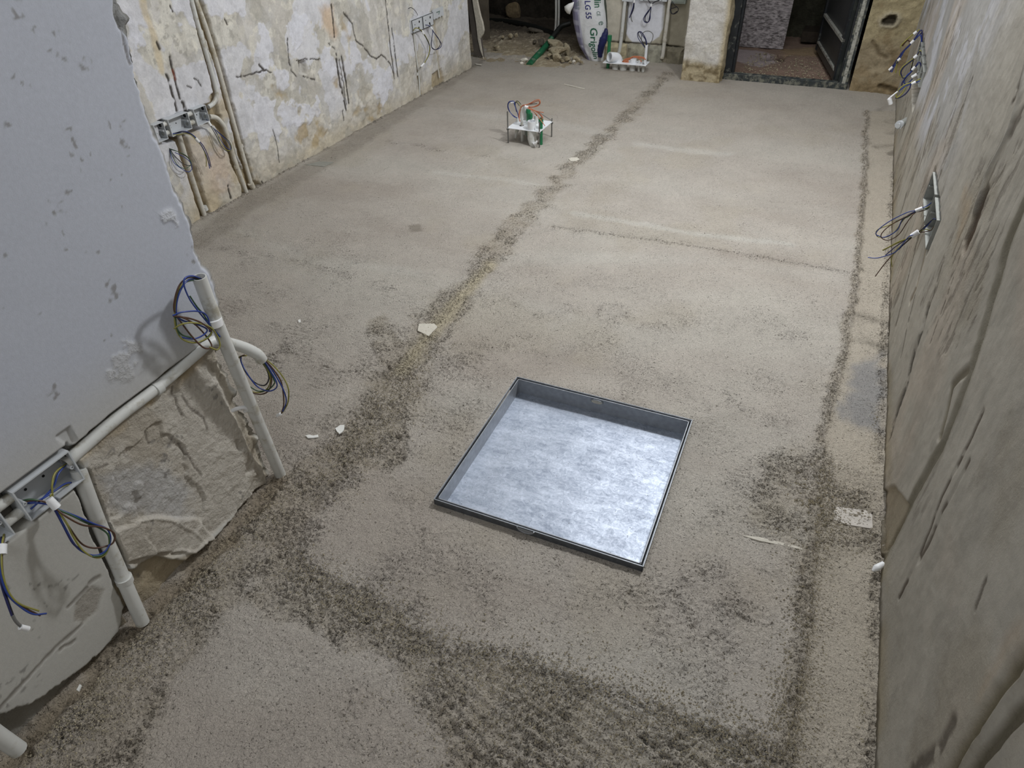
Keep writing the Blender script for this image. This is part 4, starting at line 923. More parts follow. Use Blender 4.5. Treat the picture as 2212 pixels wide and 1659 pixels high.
# coil above (near left wall)
wA = []
for col, pts in (
    ('blue', [(385, 142, .035), (320, 120, .05), (265, 135, .06), (258, 190, .06), (300, 290, .055), (370, 385, .05), (440, 470, .05), (515, 555, .055)]),
    ('brown', [(370, 140, .035), (290, 130, .05), (225, 185, .055), (190, 290, .05), (190, 380, .045), (250, 470, .04), (320, 560, .045), (400, 635, .05), (455, 630, .05), (430, 570, .045), (340, 470, .05), (240, 415, .05), (180, 408, .045)]),
    ('yg', [(360, 140, .035), (250, 175, .05), (205, 270, .05), (190, 380, .045), (200, 500, .04), (250, 575, .04), (340, 598, .045), (430, 560, .05), (460, 520, .055)]),
    ('green_w', [(365, 145, .035), (265, 165, .05), (212, 250, .05), (196, 370, .045), (210, 520, .04), (270, 585, .04), (360, 595, .045), (440, 545, .05), (450, 490, .05), (400, 400, .05), (350, 340, .05), (300, 265, .055)]),
    ('blue', [(350, 140, .035), (285, 150, .05), (235, 215, .055), (205, 310, .05), (205, 400, .045), (250, 440, .045), (330, 460, .05), (420, 500, .05), (400, 540, .05), (330, 570, .045), (240, 560, .04)]),
    ('blue', [(176, 404, .045), (240, 380, .05), (340, 372, .055), (405, 390, .055), (435, 440, .055), (440, 520, .05)]),
    ('yg', [(185, 498, .04), (230, 470, .05), (300, 455, .055), (390, 465, .055), (450, 490, .055), (490, 540, .055), (515, 610, .055), (495, 648, .055), (440, 630, .05)]),
    ('brown', [(200, 412, .045), (280, 420, .05), (370, 450, .055), (440, 500, .055), (450, 540, .05), (380, 590, .045), (290, 595, .04)]),
    ('green_w', [(190, 400, .045), (200, 480, .04), (240, 540, .04), (310, 560, .045)])):
    wA.append((col, onx(cr6(pts), xn)))
bundle('wire_coil', 'tangled coil of blue brown and yellow wires spilling from the tall conduit mouth', wA)
# coil from the bent conduit
wB = []; yE = 1.035
def c6y(pts): return [tuple(P((320+a/3.318, 560+b/3.318), 'y', yE+o)) for a, b, o in pts]
for col, pts in (
    ('blue', [(822, 715, 0), (870, 790, .01), (920, 880, .01), (915, 925, .01), (860, 945, 0), (780, 910, -.01), (710, 820, -.01), (668, 740, 0), (665, 700, 0)]),
    ('brown', [(812, 722, 0), (865, 790, .01), (885, 870, .01), (860, 945, .01), (800, 968, 0), (730, 945, -.01), (670, 870, -.01), (640, 780, -.01), (650, 710, 0), (690, 685, 0)]),
    ('yg', [(808, 725, 0), (860, 800, .01), (875, 880, .01), (840, 940, .01), (770, 955, 0), (700, 920, -.01), (655, 830, -.01), (632, 750, -.01), (655, 700, 0), (705, 690, 0)]),
    ('black', [(805, 728, 0), (850, 790, .01), (865, 860, .01), (830, 905, .01), (760, 880, 0), (700, 810, -.01), (668, 750, 0)]),
    ('blue', [(828, 708, 0), (880, 780, .01), (935, 870, .01), (975, 950, .01), (990, 1020, .01), (965, 1090, 0)]),
    ('brown', [(826, 712, 0), (890, 780, .01), (950, 870, .015), (968, 960, .01), (972, 1040, .01), (955, 1105, 0)]),
    ('yg', [(830, 706, 0), (905, 770, .01), (970, 850, .015), (1005, 930, .01), (1003, 1020, .01), (975, 1080, .01), (945, 1115, 0)]),
    ('green_w', [(815, 720, 0), (868, 800, .01), (900, 860, .01), (905, 890, .01), (860, 935, .01), (790, 945, 0), (715, 905, -.01)])):
    wB.append((col, c6y(pts)))
bundle('wire_coil', 'round coil of wires hanging from the end of the bent conduit', wB, [(c6y([(950, 1108, 0)])[0], c6y([(925, 1122, 0)])[0], .0045)])
# near box loops: crop scale 3.456, origin (0, 900)
def cr7(pts): return onx([(a/3.456, 900+b/3.456, o) for a, b, o in pts], WN)
wC = []
for col, pts in (
    ('blue', [(535, 320, -.02), (440, 420, .0), (400, 520, .01), (330, 600, .012), (230, 690, .0)]), ('blue', [(575, 492, -.02), (490, 500, .0), (400, 560, .012), (300, 620, .012), (170, 655, -.01)]),
    ('yg', [(540, 325, -.02), (420, 410, .0), (390, 500, .012), (392, 600, .015)]), ('yg', [(570, 498, -.02), (470, 520, .0), (380, 580, .015), (400, 620, .018)]),
    ('brown', [(160, 640, -.01), (260, 625, .01), (345, 640, .02), (420, 690, .03), (500, 750, .045), (620, 810, .055), (760, 825, .06), (850, 870, .06), (845, 940, .06), (780, 970, .055), (690, 980, .05), (600, 940, .04), (500, 800, .035), (430, 700, .03)]),
    ('blue', [(420, 700, .03), (480, 820, .04), (560, 960, .045), (640, 1020, .05), (720, 1035, .055), (790, 1000, .06), (825, 920, .06), (800, 840, .058), (700, 800, .055), (560, 740, .045), (430, 690, .03)]),
    ('yg', [(425, 695, .03), (500, 800, .04), (550, 900, .045), (620, 1000, .05), (710, 1052, .055), (780, 1035, .06), (815, 960, .06), (810, 870, .058)]),
    ('green_w', [(425, 690, .03), (540, 740, .045), (640, 790, .05), (740, 830, .055), (805, 880, .06), (815, 960, .06), (770, 1030, .06), (690, 1045, .055)]),
    ('green_w', [(160, 630, -.01), (220, 618, .005), (300, 628, .015), (390, 650, .022)]), ('blue', [(170, 650, -.01), (280, 645, .01), (360, 655, .02)]), ('navy', [(400, 680, .028), (470, 810, .038), (540, 940, .045), (600, 990, .048)])):
    wC.append((col, cr7(pts)))
bundle('wire_coil', 'taped loop of blue brown and yellow wires hanging from the near box row', wC, [(cr7([(360, 615, .018)])[0], cr7([(425, 680, .028)])[0], .0085)])
wD = []
for col, pts in (
    ('yg', [(30, 880, -.01), (15, 950, .015), (10, 1060, .03), (20, 1180, .04), (70, 1320, .05), (150, 1400, .055), (290, 1450, .06)]),
    ('blue', [(20, 900, -.01), (5, 960, .015), (0, 1080, .03), (10, 1200, .04), (60, 1330, .05), (160, 1425, .055), (250, 1475, .06), (345, 1470, .06)]),
    ('brown', [(35, 890, -.01), (20, 960, .015), (14, 1070, .03), (26, 1200, .04), (80, 1340, .05), (180, 1425, .055), (300, 1485, .06)]),
    ('navy', [(10, 900, -.01), (0, 970, .015), (-4, 1120, .03), (10, 1250, .04), (50, 1380, .05), (88, 1485, .055)]),
    ('black', [(12, 905, -.01), (4, 975, .015), (4, 1130, .03), (22, 1260, .04), (60, 1380, .05), (96, 1478, .055)])):
    wD.append((col, cr7(pts)))
bundle('wire_bundle', 'cut bundle of wires hanging from the leftmost near box', wD, [(cr7([(8, 955, .015)])[0], cr7([(6, 1030, .025)])[0], .0095)])
o = bundle('wire_end_cap', 'clear and white taped wire end below the leftmost near box', [('grey_w', cr7([(92, 1482, .055), (120, 1530, .058), (165, 1575, .06)]))], [(cr7([(150, 1570, .06)])[0], cr7([(210, 1585, .062)])[0], .0055)], r=.003)
# screw on the box tape
s_ = cr7([(430, 618, .006)])[0]
tag(MB().tube([(WN-.002, s_[1], s_[2]), (WN+.012, s_[1], s_[2])], .0035, 10, curve=False).build('box_screw', M['steel_edge']), 'bright screw beside the white tape on the near box row', 'screw')

# far left row wires: crop7 scale 5.183 origin (320,200)
def cr8(pts, x=WL): return onx([(320+a/5.183, 200+b/5.183, o) for a, b, o in pts], x)
bundle('wire_coil', 'thin loop of wires below the left end of the far box row', [
    ('green_w', cr8([(235, 625, .0), (330, 660, .03), (430, 710, .04), (480, 780, .045), (470, 820, .045), (400, 850, .04), (320, 800, .03), (240, 640, .0)])),
    ('black', cr8([(235, 625, .0), (290, 700, .025), (370, 780, .04), (440, 815, .045), (485, 800, .045), (440, 725, .04), (340, 665, .03), (250, 635, .0)])),
    ('blue', cr8([(240, 640, .0), (280, 770, .025), (370, 850, .04), (450, 888, .045), (490, 850, .045), (470, 780, .045), (400, 720, .04), (300, 670, .02)]))], r=.0017)
bundle('wire_bundle', 'taped wires drooping out of the wide box in the far box row', [
    ('blue', cr8([(270, 465, .02), (350, 450, .035), (430, 435, .05), (530, 505, .06), (600, 600, .065), (660, 720, .065), (690, 850, .06)])),
    ('yg', cr8([(265, 480, .02), (340, 470, .035), (440, 460, .05), (520, 510, .06), (610, 620, .065), (650, 740, .065), (650, 830, .06)])),
    ('navy', cr8([(300, 455, .02), (390, 432, .045), (470, 455, .055), (540, 510, .06), (620, 600, .065), (675, 720, .065), (705, 835, .06)])),
    ('black', cr8([(280, 460, .02), (380, 440, .045), (480, 470, .055), (560, 540, .062), (630, 650, .065), (670, 760, .065), (690, 820, .06)])),
    ('navy', cr8([(560, 550, .062), (600, 600, .065), (640, 680, .066)]))], [(cr8([(530, 510, .06)])[0], cr8([(568, 552, .063)])[0], .007)], r=.002)
bundle('wire_coil', 'narrow loop of wires hanging from the right box of the far box row', [
    ('blue', cr8([(625, 200, .0), (650, 290, .01), (690, 350, .03), (770, 460, .04), (830, 560, .045), (880, 620, .05), (925, 635, .05), (900, 560, .05), (800, 460, .045), (700, 370, .03)])),
    ('black', cr8([(640, 260, .0), (690, 360, .03), (760, 480, .04), (820, 600, .045), (890, 660, .05), (935, 625, .05), (910, 550, .05), (820, 470, .045), (710, 380, .03)])),
    ('yg', cr8([(660, 280, .0), (695, 360, .03), (770, 450, .04), (800, 540, .045), (870, 640, .05), (920, 645, .05), (925, 590, .05), (850, 500, .045), (730, 400, .03)]))], [(cr8([(672, 325, .025)])[0], cr8([(700, 372, .03)])[0], .007)], r=.0017)
# far pair wires: crop scale 8.295, origin (860,20)
def cr9(pts): return onx([(860+a/8.295, 20+b/8.295, o) for a, b, o in pts], WL)
bundle('wire_bundle', 'taped yellow and black wires curving down from the far box pair', [
    ('yg', cr9([(270, 380, .022), (300, 345, .04), (360, 340, .05), (430, 400, .055), (500, 500, .06), (560, 640, .06), (550, 800, .055), (470, 965, .05)])),
    ('black', cr9([(275, 370, .022), (310, 335, .04), (370, 350, .05), (440, 420, .055), (510, 530, .06), (570, 680, .06), (550, 820, .055), (475, 960, .05)])),
    ('grey_w', cr9([(470, 965, .05), (435, 1010, .045), (400, 1050, .04)]))], [(cr9([(430, 395, .055)])[0], cr9([(455, 440, .057)])[0], .009), (cr9([(465, 970, .05)])[0], cr9([(410, 1030, .045)])[0], .006)], r=.003)
bundle('wire_coil', 'dark wire loop hanging from the right box of the far box pair', [
    ('navy', cr9([(490, 280, .022), (560, 300, .04), (610, 370, .05), (700, 500, .06), (775, 620, .06), (750, 690, .06), (660, 725, .06), (600, 680, .055), (600, 560, .05), (620, 400, .05), (600, 350, .045)])),
    ('black', cr9([(570, 250, .022), (590, 310, .04), (630, 400, .05), (720, 520, .06), (755, 630, .06), (700, 710, .06), (640, 715, .06), (590, 640, .055), (610, 480, .05), (625, 380, .05)]))], [(cr9([(580, 320, .045)])[0], cr9([(605, 355, .048)])[0], .008)], r=.0025)
bundle('wire_bundle', 'thin loose wire curling above the far box pair on the left wall', [('black', cr9([(180, -10, .01), (230, -30, .03), (290, 10, .04), (335, 70, .03), (350, 110, .01)]))], r=.002)
# right wall bundles: crop scale 5.925 origin (1840,360)
def crr(pts, y=2.6): return [tuple(P((1840+a/5.925, 360+b/5.925), 'y', y+o)) for a, b, o in pts]
bundle('wire_coil', 'upper taped loop of blue and yellow wires sticking out of the right wall box', [
    ('blue', [(WR+.01, 2.60, .455)]+crr([(985, 490, 0), (900, 530, 0), (820, 560, 0), (700, 590, 0), (500, 690, 0), (370, 780, 0), (310, 850, 0), (330, 890, 0)])),
    ('yg', [(WR+.01, 2.60, .45)]+crr([(975, 520, 0), (820, 575, 0), (700, 640, .01), (500, 740, .01), (340, 800, .01), (310, 860, .01), (350, 905, .01), (460, 895, .01), (560, 820, .01), (680, 660, .01), (800, 590, .01)])),
    ('brown', [(WR+.01, 2.61, .45)]+crr([(970, 540, 0), (800, 590, 0), (650, 660, -.01), (480, 760, -.01), (380, 860, -.01), (390, 920, -.01), (480, 940, -.01), (600, 870, -.01), (690, 740, -.01), (760, 640, -.01), (815, 585, 0)])),
    ('blue', crr([(820, 570, 0), (720, 620, 0), (640, 690, 0), (590, 800, 0), (500, 870, 0), (400, 905, 0), (330, 880, 0)])),
    ('green_w', [(WR+.01, 2.62, .45)]+crr([(980, 525, 0), (900, 545, 0), (780, 600, 0), (700, 650, 0), (560, 700, 0)]))], [(crr([(905, 530, 0)])[0], crr([(815, 565, 0)])[0], .0065)], r=.0017)
bundle('wire_bundle', 'lower cut bundle of wires sticking out of the right wall box', [
    ('yg', [(WR+.01, 2.43, .43)]+crr([(1010, 815, -.15), (940, 800, -.15), (860, 840, -.15), (760, 900, -.15), (600, 960, -.15), (470, 1030, -.15), (390, 1070, -.15)])),
    ('brown', [(WR+.01, 2.43, .43)]+crr([(1000, 820, -.15), (850, 850, -.15), (760, 915, -.14), (640, 1020, -.14), (520, 1130, -.14), (400, 1270, -.14), (300, 1405, -.14)])),
    ('blue', [(WR+.01, 2.44, .45)]+crr([(1040, 670, -.15), (960, 760, -.15), (860, 850, -.15), (740, 890, -.16), (660, 980, -.16), (560, 1090, -.16), (440, 1140, -.16), (320, 1170, -.16), (205, 1162, -.16)])),
    ('black', [(WR+.01, 2.44, .45)]+crr([(1030, 680, -.15), (900, 800, -.15), (800, 880, -.15), (700, 960, -.15), (600, 1060, -.15)])),
    ('yg', crr([(760, 900, -.15), (650, 950, -.15), (540, 1000, -.15), (400, 1072, -.15)])),
    ('navy', crr([(760, 900, -.15), (640, 970, -.15), (540, 1040, -.15), (435, 1130, -.15)])),
    ('yg', crr([(640, 1000, -.15), (560, 1080, -.15), (505, 1180, -.15), (515, 1280, -.15)]))], [(crr([(855, 830, -.15)])[0], crr([(765, 890, -.15)])[0], .0085)], r=.0017)
# far right wall bundles: crop scale 6.38 origin (1860,40)
def crf(pts, y): return [tuple(P((1860+a/6.38, 40+b/6.38), 'y', y)) for a, b in pts]
bundle('wire_bundle', 'topmost dark taped bundle from the far boxes of the right wall', [
    ('navy', [(WR+.01, 4.9, .45)]+crf([(835, 160), (740, 280), (690, 340), (600, 430), (530, 520), (440, 650), (400, 735)], 4.9)),
    ('blue', [(WR+.01, 4.9, .44)]+crf([(820, 230), (720, 310), (660, 380), (600, 440), (540, 540), (470, 640), (420, 740)], 4.9)),
    ('brown', crf([(650, 290), (600, 330), (570, 380), (640, 300), (690, 350)], 4.92)), ('yg', crf([(810, 150), (700, 230), (620, 300), (560, 360), (540, 400)], 4.92)),
    ('navy', crf([(840, 190), (760, 270), (700, 330), (610, 420), (540, 500), (510, 590), (440, 670)], 4.91)), ('yg', crf([(540, 540), (490, 600), (490, 660), (475, 750)], 4.9))],
    [(crf([(730, 300)], 4.9)[0], crf([(685, 345)], 4.9)[0], 0.0082), (crf([(770, 180)], 4.92)[0], crf([(725, 215)], 4.92)[0], 0.0082), (crf([(545, 550)], 4.9)[0], crf([(505, 580)], 4.9)[0], 0.0082), (crf([(435, 665)], 4.9)[0], crf([(385, 712)], 4.9)[0], 0.0068)], r=.0035)
bundle('wire_coil', 'yellow and black teardrop loop from the far boxes of the right wall', [
    ('yg', [(WR+.01, 4.67, .44)]+crf([(820, 440), (780, 500), (720, 550), (640, 610), (560, 680), (530, 760), (570, 810), (640, 780), (690, 700), (710, 600), (740, 540)], 4.67)),
    ('navy', [(WR+.01, 4.67, .44)]+crf([(815, 450), (760, 520), (700, 580), (600, 660), (550, 740), (580, 820), (650, 790), (690, 690), (720, 570)], 4.67))], [(crf([(775, 505)], 4.67)[0], crf([(730, 545)], 4.67)[0], 0.0088)], r=.0032)
bundle('wire_coil', 'blue looped bundle below the teardrop loop on the right wall', [
    ('navy', [(WR+.01, 4.47, .43)]+crf([(800, 600), (740, 680), (690, 740), (620, 810), (570, 880), (560, 930)], 4.47)), ('blue', crf([(790, 620), (700, 720), (620, 800), (590, 880), (640, 900), (700, 840), (740, 770)], 4.47)),
    ('grey_w', crf([(800, 740), (740, 770), (660, 790), (610, 860), (620, 900), (700, 830), (760, 780)], 4.47))], [(crf([(745, 665)], 4.47)[0], crf([(705, 710)], 4.47)[0], 0.0075), (crf([(770, 770)], 4.47)[0], crf([(700, 810)], 4.47)[0], 0.0095)], r=.0032)
bundle('wire_bundle', 'lowest bundle of the far right boxes ending in a long white taped tail', [
    ('blue', [(WR+.01, 4.28, .42)]+crf([(810, 860), (760, 880), (690, 900), (600, 940), (520, 1000)], 4.28)), ('yg', [(WR+.01, 4.28, .42)]+crf([(820, 830), (740, 870), (640, 900), (560, 940), (510, 1000)], 4.28)),
    ('navy', crf([(690, 900), (660, 980), (600, 1050), (520, 1095), (470, 1095)], 4.28)), ('yg', crf([(620, 940), (590, 1000), (540, 1060), (490, 1090), (480, 1040)], 4.27))],
    [(crf([(755, 875)], 4.28)[0], crf([(695, 900)], 4.28)[0], 0.0075), (crf([(505, 1005)], 4.28)[0], crf([(375, 1110)], 4.28)[0], 0.0041), (crf([(390, 1105)], 4.28)[0], crf([(410, 1180)], 4.28)[0], 0.0109)], r=.0032)
# pipe stub low on the right wall
q = P((1942, 270), 'x', WR-.03)
st = empty('waste_pipe_stub', (WR, q[1]+.1, q[2]), 'grey pipe stub with an open collared mouth low on the right wall', 'pipe')
MB().tube([(WR+.02, q[1]+.10, q[2]+.01), (q[0], q[1], q[2])], .017, 14, curve=False).build('tube', M['boxdusty'], st)
d_ = (Vector((WR+.02, q[1]+.10, q[2]+.01))-Vector(q)).normalized()
MB().tube([Vector(q)-d_*.004, Vector(q)+d_*.014], .022, 8, curve=False, hollow=.62).build('collar', M['box'], st)
MB().tube([Vector(q)-d_*.005, Vector(q)-d_*.0045], .0136, 12, curve=False).build('mouth', M['hole'], st)
w_ = P((1895, 1231), 'x', WR-.012)
tag(MB().tube([(WR, w_[1]+.02, w_[2]+.006), (w_[0]-.002, w_[1]+.004, w_[2]+.002), (w_[0]-.01, w_[1]-.006, w_[2]-.002)], [.007, .009, .003], 8).build('plastic_plug', M['tape']), 'small white plastic plug poking out at the foot of the right wall', 'plug')

# ================================================================== FLOOR OUTLET TEMPLATE (middle of the room)
def plate(name, poly_, z, t, mat, parent):
    n = len(poly_); v = [(x, y, z) for x, y in poly_]+[(x, y, z-t) for x, y in poly_]
    return MB().add(v, [tuple(range(n)), tuple(range(n, 2*n))[::-1]]+[(k, n+k, n+(k+1) % n, (k+1) % n) for k in range(n)]).build(name, mat, parent, .0008)
tb = empty('outlet_template', (-1.635, 3.865, 0), 'white plastic plate on four threaded rods holding pipes in the middle of the floor', 'pipe template')
PZ = .094
def onz(px, z=PZ): return [tuple(P(q, 'z', z)[:2]) for q in px]
cn = onz([(1095, 276), (1166, 285), (1194, 262), (1110, 257)])
cn[3] = (cn[0][0]+cn[2][0]-cn[1][0], cn[0][1]+cn[2][1]-cn[1][1])
plate('plate', cn, PZ, .004, M['white_plate'], tb)
for k, (x, y) in enumerate(cn):
    ins = (.96*x-.04*1.635, .96*y+.04*3.865)
    top = (.188, .150, .112, .16)[k]
    MB().tube([(ins[0], ins[1], -.01), (ins[0], ins[1], top)], .004, 8, curve=False).build('threaded_rod', M['rod'], tb)
    MB().tube([(ins[0], ins[1], PZ-.013), (ins[0], ins[1], PZ-.006)], .0085, 6, curve=False).build('nut', M['rod'], tb)
def c5(a, b, y): return tuple(P((1040+a/10.055, 180+b/10.055), 'y', y))
def vert(name, a, b0, b1, y, r, mat, label=None, hollow=0, cap=None, z1=None):
    """upright pipe seen between crop heights b0 (top) and b1 (foot)"""
    t = c5(a, b0, y); root = None
    mb = MB().tube([(t[0], y, -.01 if b1 is None else c5(a, b1, y)[2]), (t[0], y, t[2])], r, 14, curve=False, hollow=hollow)
    o = mb.build(name, mat, tb)
    if label: o['label'] = label
    if cap: MB().tube([(t[0], y, t[2]-.024), (t[0], y, t[2]-.003), (t[0], y, t[2]+.004)], [r*1.25, r*1.25, r*.9], 14, curve=False).build('end_cap', mat, o) if False else MB().tube([(t[0], y, t[2]-.024), (t[0], y, t[2]-.003), (t[0], y, t[2]+.004)], [r*1.25, r*1.25, r*.9], 14, curve=False).build('end_cap', mat, tb)
    return o
vert('water_pipe', 1018, 560, None, 3.93, .0115, M['green_pipe'], 'green pipe with a rounded cap', cap=1)
vert('water_pipe', 1055, 660, None, 3.88, .0125, M['green_pipe'], 'green pipe with a rounded cap', cap=1)
vert('water_pipe', 1290, 770, None, 3.83, .0115, M['green_pipe'], 'green pipe with a rounded cap', cap=1)
# drain socket with a bend below the plate
a_ = c5(1092, 790, 3.80); z_ = a_[2]
MB().tube([(a_[0], 3.80, PZ-.06), (a_[0], 3.80, PZ+.048)], .0255, 20, curve=False, hollow=.88).build('drain_socket', M['white_plate'], tb)
MB().tube([(a_[0], 3.80, PZ-.004), (a_[0]+.001, 3.80, PZ-.045), (a_[0]+.008, 3.795, PZ-.075), (a_[0]+.022, 3.785, -.012)], [.0275, .0275, .025, .018], 18).build('drain_bend', M['pvc'], tb)
vert('conduit', 875, 530, None, 3.84, .0085, M['pvc'], 'white conduit with a tapered top')
vert('conduit', 780, 730, 1030, 3.90, .009, M['pvc'])
vert('conduit', 1185, 700, 1000, 3.90, .011, M['pvc'], hollow=.8)
vert('conduit', 950, 480, None, 3.95, .010, M['pvc'])
MB().tube([c5(770, 1010, 3.86), c5(740, 1190, 3.85)], [.012, .006], 8, curve=False).build('plastic_wedge', M['pvc'], tb)
t_ = [(x, y, .004) for x, y in floor_pts([(1150, 312), (1162, 298), (1164, 312), (1163, 318)])]
MB().tube([c5(1110, 1290, 3.77), c5(1170, 1330, 3.76), c5(1210, 1250, 3.76)], [.004, .013, .003], 5, curve=False).build('plastic_wedge', M['tape'], tb)
h_ = onz([(1127, 271)])[0]
MB().add([(h_[0]+.013*math.cos(a), h_[1]+.017*math.sin(a), PZ+.0006) for a in [2*math.pi*k/18 for k in range(18)]], [tuple(range(18))]).build('plate_hole', M['hole'], tb)
def w5(pts, y): return [c5(a, b, y+(o if True else 0)) for a, b, o in pts]
bundle('wire_coil', 'blue and dark wire loop on the left of the outlet template', [
    ('blue', w5([(780, 750, 0), (700, 720, 0), (620, 620, 0), (580, 500, 0), (600, 420, 0), (660, 388, 0), (710, 400, 0), (740, 520, 0), (790, 650, 0), (800, 740, 0)], 3.88)),
    ('navy', w5([(770, 755, 0), (660, 670, 0), (590, 580, 0), (568, 480, 0), (600, 400, 0), (680, 400, 0), (730, 500, 0), (770, 620, 0)], 3.885)),
    ('black', w5([(760, 620, 0), (735, 480, 0), (760, 390, 0), (810, 400, 0), (860, 460, 0)], 3.90)), ('yg', w5([(800, 690, 0), (760, 560, 0), (730, 450, 0), (770, 400, 0), (830, 460, 0), (850, 520, 0)], 3.895)),
    ('black', w5([(800, 700, 0), (750, 540, 0), (725, 430, 0), (760, 410, 0), (820, 490, 0)], 3.89))], [(w5([(640, 425, 0)], 3.88)[0], w5([(700, 410, 0)], 3.88)[0], .0045)], r=.0022)
bundle('wire_coil', 'taped loops of orange wire on top of the outlet template', [
    ('orange', w5([(840, 830, 0), (810, 720, 0), (830, 590, 0), (880, 490, 0), (950, 470, 0), (1000, 500, 0), (1100, 520, 0), (1220, 490, 0), (1275, 430, 0), (1262, 360, 0), (1180, 365, 0), (1080, 420, 0), (980, 470, 0)], 3.83)),
    ('orange', w5([(830, 830, 0), (820, 690, 0), (850, 560, 0), (910, 480, 0), (990, 520, 0), (1130, 510, 0), (1250, 450, 0), (1240, 380, 0), (1100, 430, 0), (970, 465, 0)], 3.835)),
    ('orange', w5([(1000, 530, 0), (1100, 560, 0), (1200, 620, 0), (1290, 680, 0), (1330, 750, 0), (1300, 790, 0)], 3.82)),
    ('orange', w5([(1010, 540, 0), (1120, 600, 0), (1200, 680, 0), (1280, 790, 0), (1380, 925, 0)], 3.80)),
    ('orange', w5([(1010, 530, 0), (1140, 580, 0), (1250, 660, 0), (1310, 740, 0), (1290, 800, 0)], 3.825)), ('orange', w5([(1020, 535, 0), (1150, 590, 0), (1250, 620, 0), (1350, 635, 0)], 3.82)),
    ('brown', w5([(1000, 540, 0), (1080, 570, 0), (1160, 640, 0), (1200, 710, 0)], 3.83)), ('grey_w', w5([(1200, 600, 0), (1300, 660, 0), (1400, 730, 0), (1520, 805, 0)], 3.84)), ('grey_w', w5([(1000, 460, 0), (1100, 450, 0), (1210, 440, 0)], 3.84))],
    [(w5([(945, 500, 0)], 3.83)[0], w5([(1020, 530, 0)], 3.83)[0], .009)], r=.0024)

# ================================================================== SECOND TEMPLATE (by the back wall)
tb2 = empty('outlet_template', (-1.62, 5.35, 0), 'long white plate with pipe sockets in front of the back wall', 'pipe template')
PZ2 = .058
pA_, pB_, pC_, pD_ = [tuple(P(q, 'z', PZ2)[:2]) for q in ((1302, 135), (1395, 142), (1404, 133), (1311, 127))]
plate('plate', [pA_, pB_, pC_, pD_], PZ2, .004, M['white_plate'], tb2)
def up(px_x, py, yy, r, z0, z1, mat, name, hollow=0, label=None):
    x = P((px_x, py), 'y', yy)[0]
    o = MB().tube([(x, yy, z0), (x, yy, z1)], r, 16, curve=False, hollow=hollow).build(name, mat, tb2)
    if label: o['label'] = label
    return x
ym = (pA_[1]+pD_[1])/2+.01
x = up(1314, 130, ym, .013, -.01, .235, M['green_pipe'], 'water_pipe', label='upright green pipe with a cap'); MB().tube([(x, ym, .200), (x, ym, .24)], .017, 14, curve=False).build('end_cap', M['green_pipe'], tb2)
for pxx, r, mt in ((1330, .026, 'pvc'), (1347, .029, 'pvc'), (1367, .024, 'pvc')):
    up(pxx, 140, ym, r, -.01, PZ2-.004, M[mt], 'drain_socket')
for pxx, r in ((1381, .009), (1390, .011)): up(pxx, 140, ym-.01, r, -.01, PZ2, M['pvc'], 'conduit_stub')
up(1368, 134, ym, .024, PZ2, PZ2+.03, M['white_plate'], 'drain_socket'); up(1381, 135, ym-.01, .009, PZ2, PZ2+.025, M['pvc'], 'conduit_stub')
xc_ = up(1394, 130, ym, .011, PZ2, .19, M['white_plate'], 'conduit')
e_ = Vector(P((1325, 123), 'y', ym-.02))
MB().tube([e_+Vector((.035, .03, -.05)), e_+Vector((.022, .02, -.01)), e_+Vector((-.022, -.035, .006))], .036, 20, hollow=.84).build('drain_elbow', M['white_plate'], tb2)
def c4(a, b, y): return tuple(P((1300+a/10.37, b/10.37), 'y', y))
bundle('wire_coil', 'bunch of thin orange wires lying on the long white plate', [
    ('orange', [c4(a, b, ym-.01) for a, b in pts]) for pts in ([(460, 1385), (520, 1330), (620, 1300), (720, 1265), (840, 1270), (960, 1295)], [(470, 1395), (560, 1370), (650, 1310), (740, 1275), (860, 1290), (990, 1330)], [(480, 1390), (560, 1340), (680, 1290), (780, 1290), (850, 1330), (890, 1390)], [(470, 1380), (500, 1350), (600, 1380), (560, 1395), (480, 1400)])], r=.004)
bundle('wire_coil', 'dark wire loops rising from the white conduit of the long plate', [
    ('navy', [c4(a, b, ym) for a, b in [(990, 1100), (900, 980), (820, 860), (800, 760), (830, 710), (890, 720), (960, 820), (1000, 930), (1010, 1090)]]), ('black', [c4(a, b, ym) for a, b in [(985, 1090), (890, 900), (820, 770), (850, 710), (920, 760), (980, 900), (990, 1080)]]),
    ('grey_w', [c4(a, b, ym+.01) for a, b in [(990, 1080), (910, 960), (885, 860), (900, 780), (960, 710), (1060, 700), (1140, 760), (1140, 860), (1090, 970), (1030, 1050)]]), ('navy', [c4(a, b, ym) for a, b in [(1000, 1090), (1000, 980), (970, 880), (900, 780), (850, 715)]])], r=.0028)
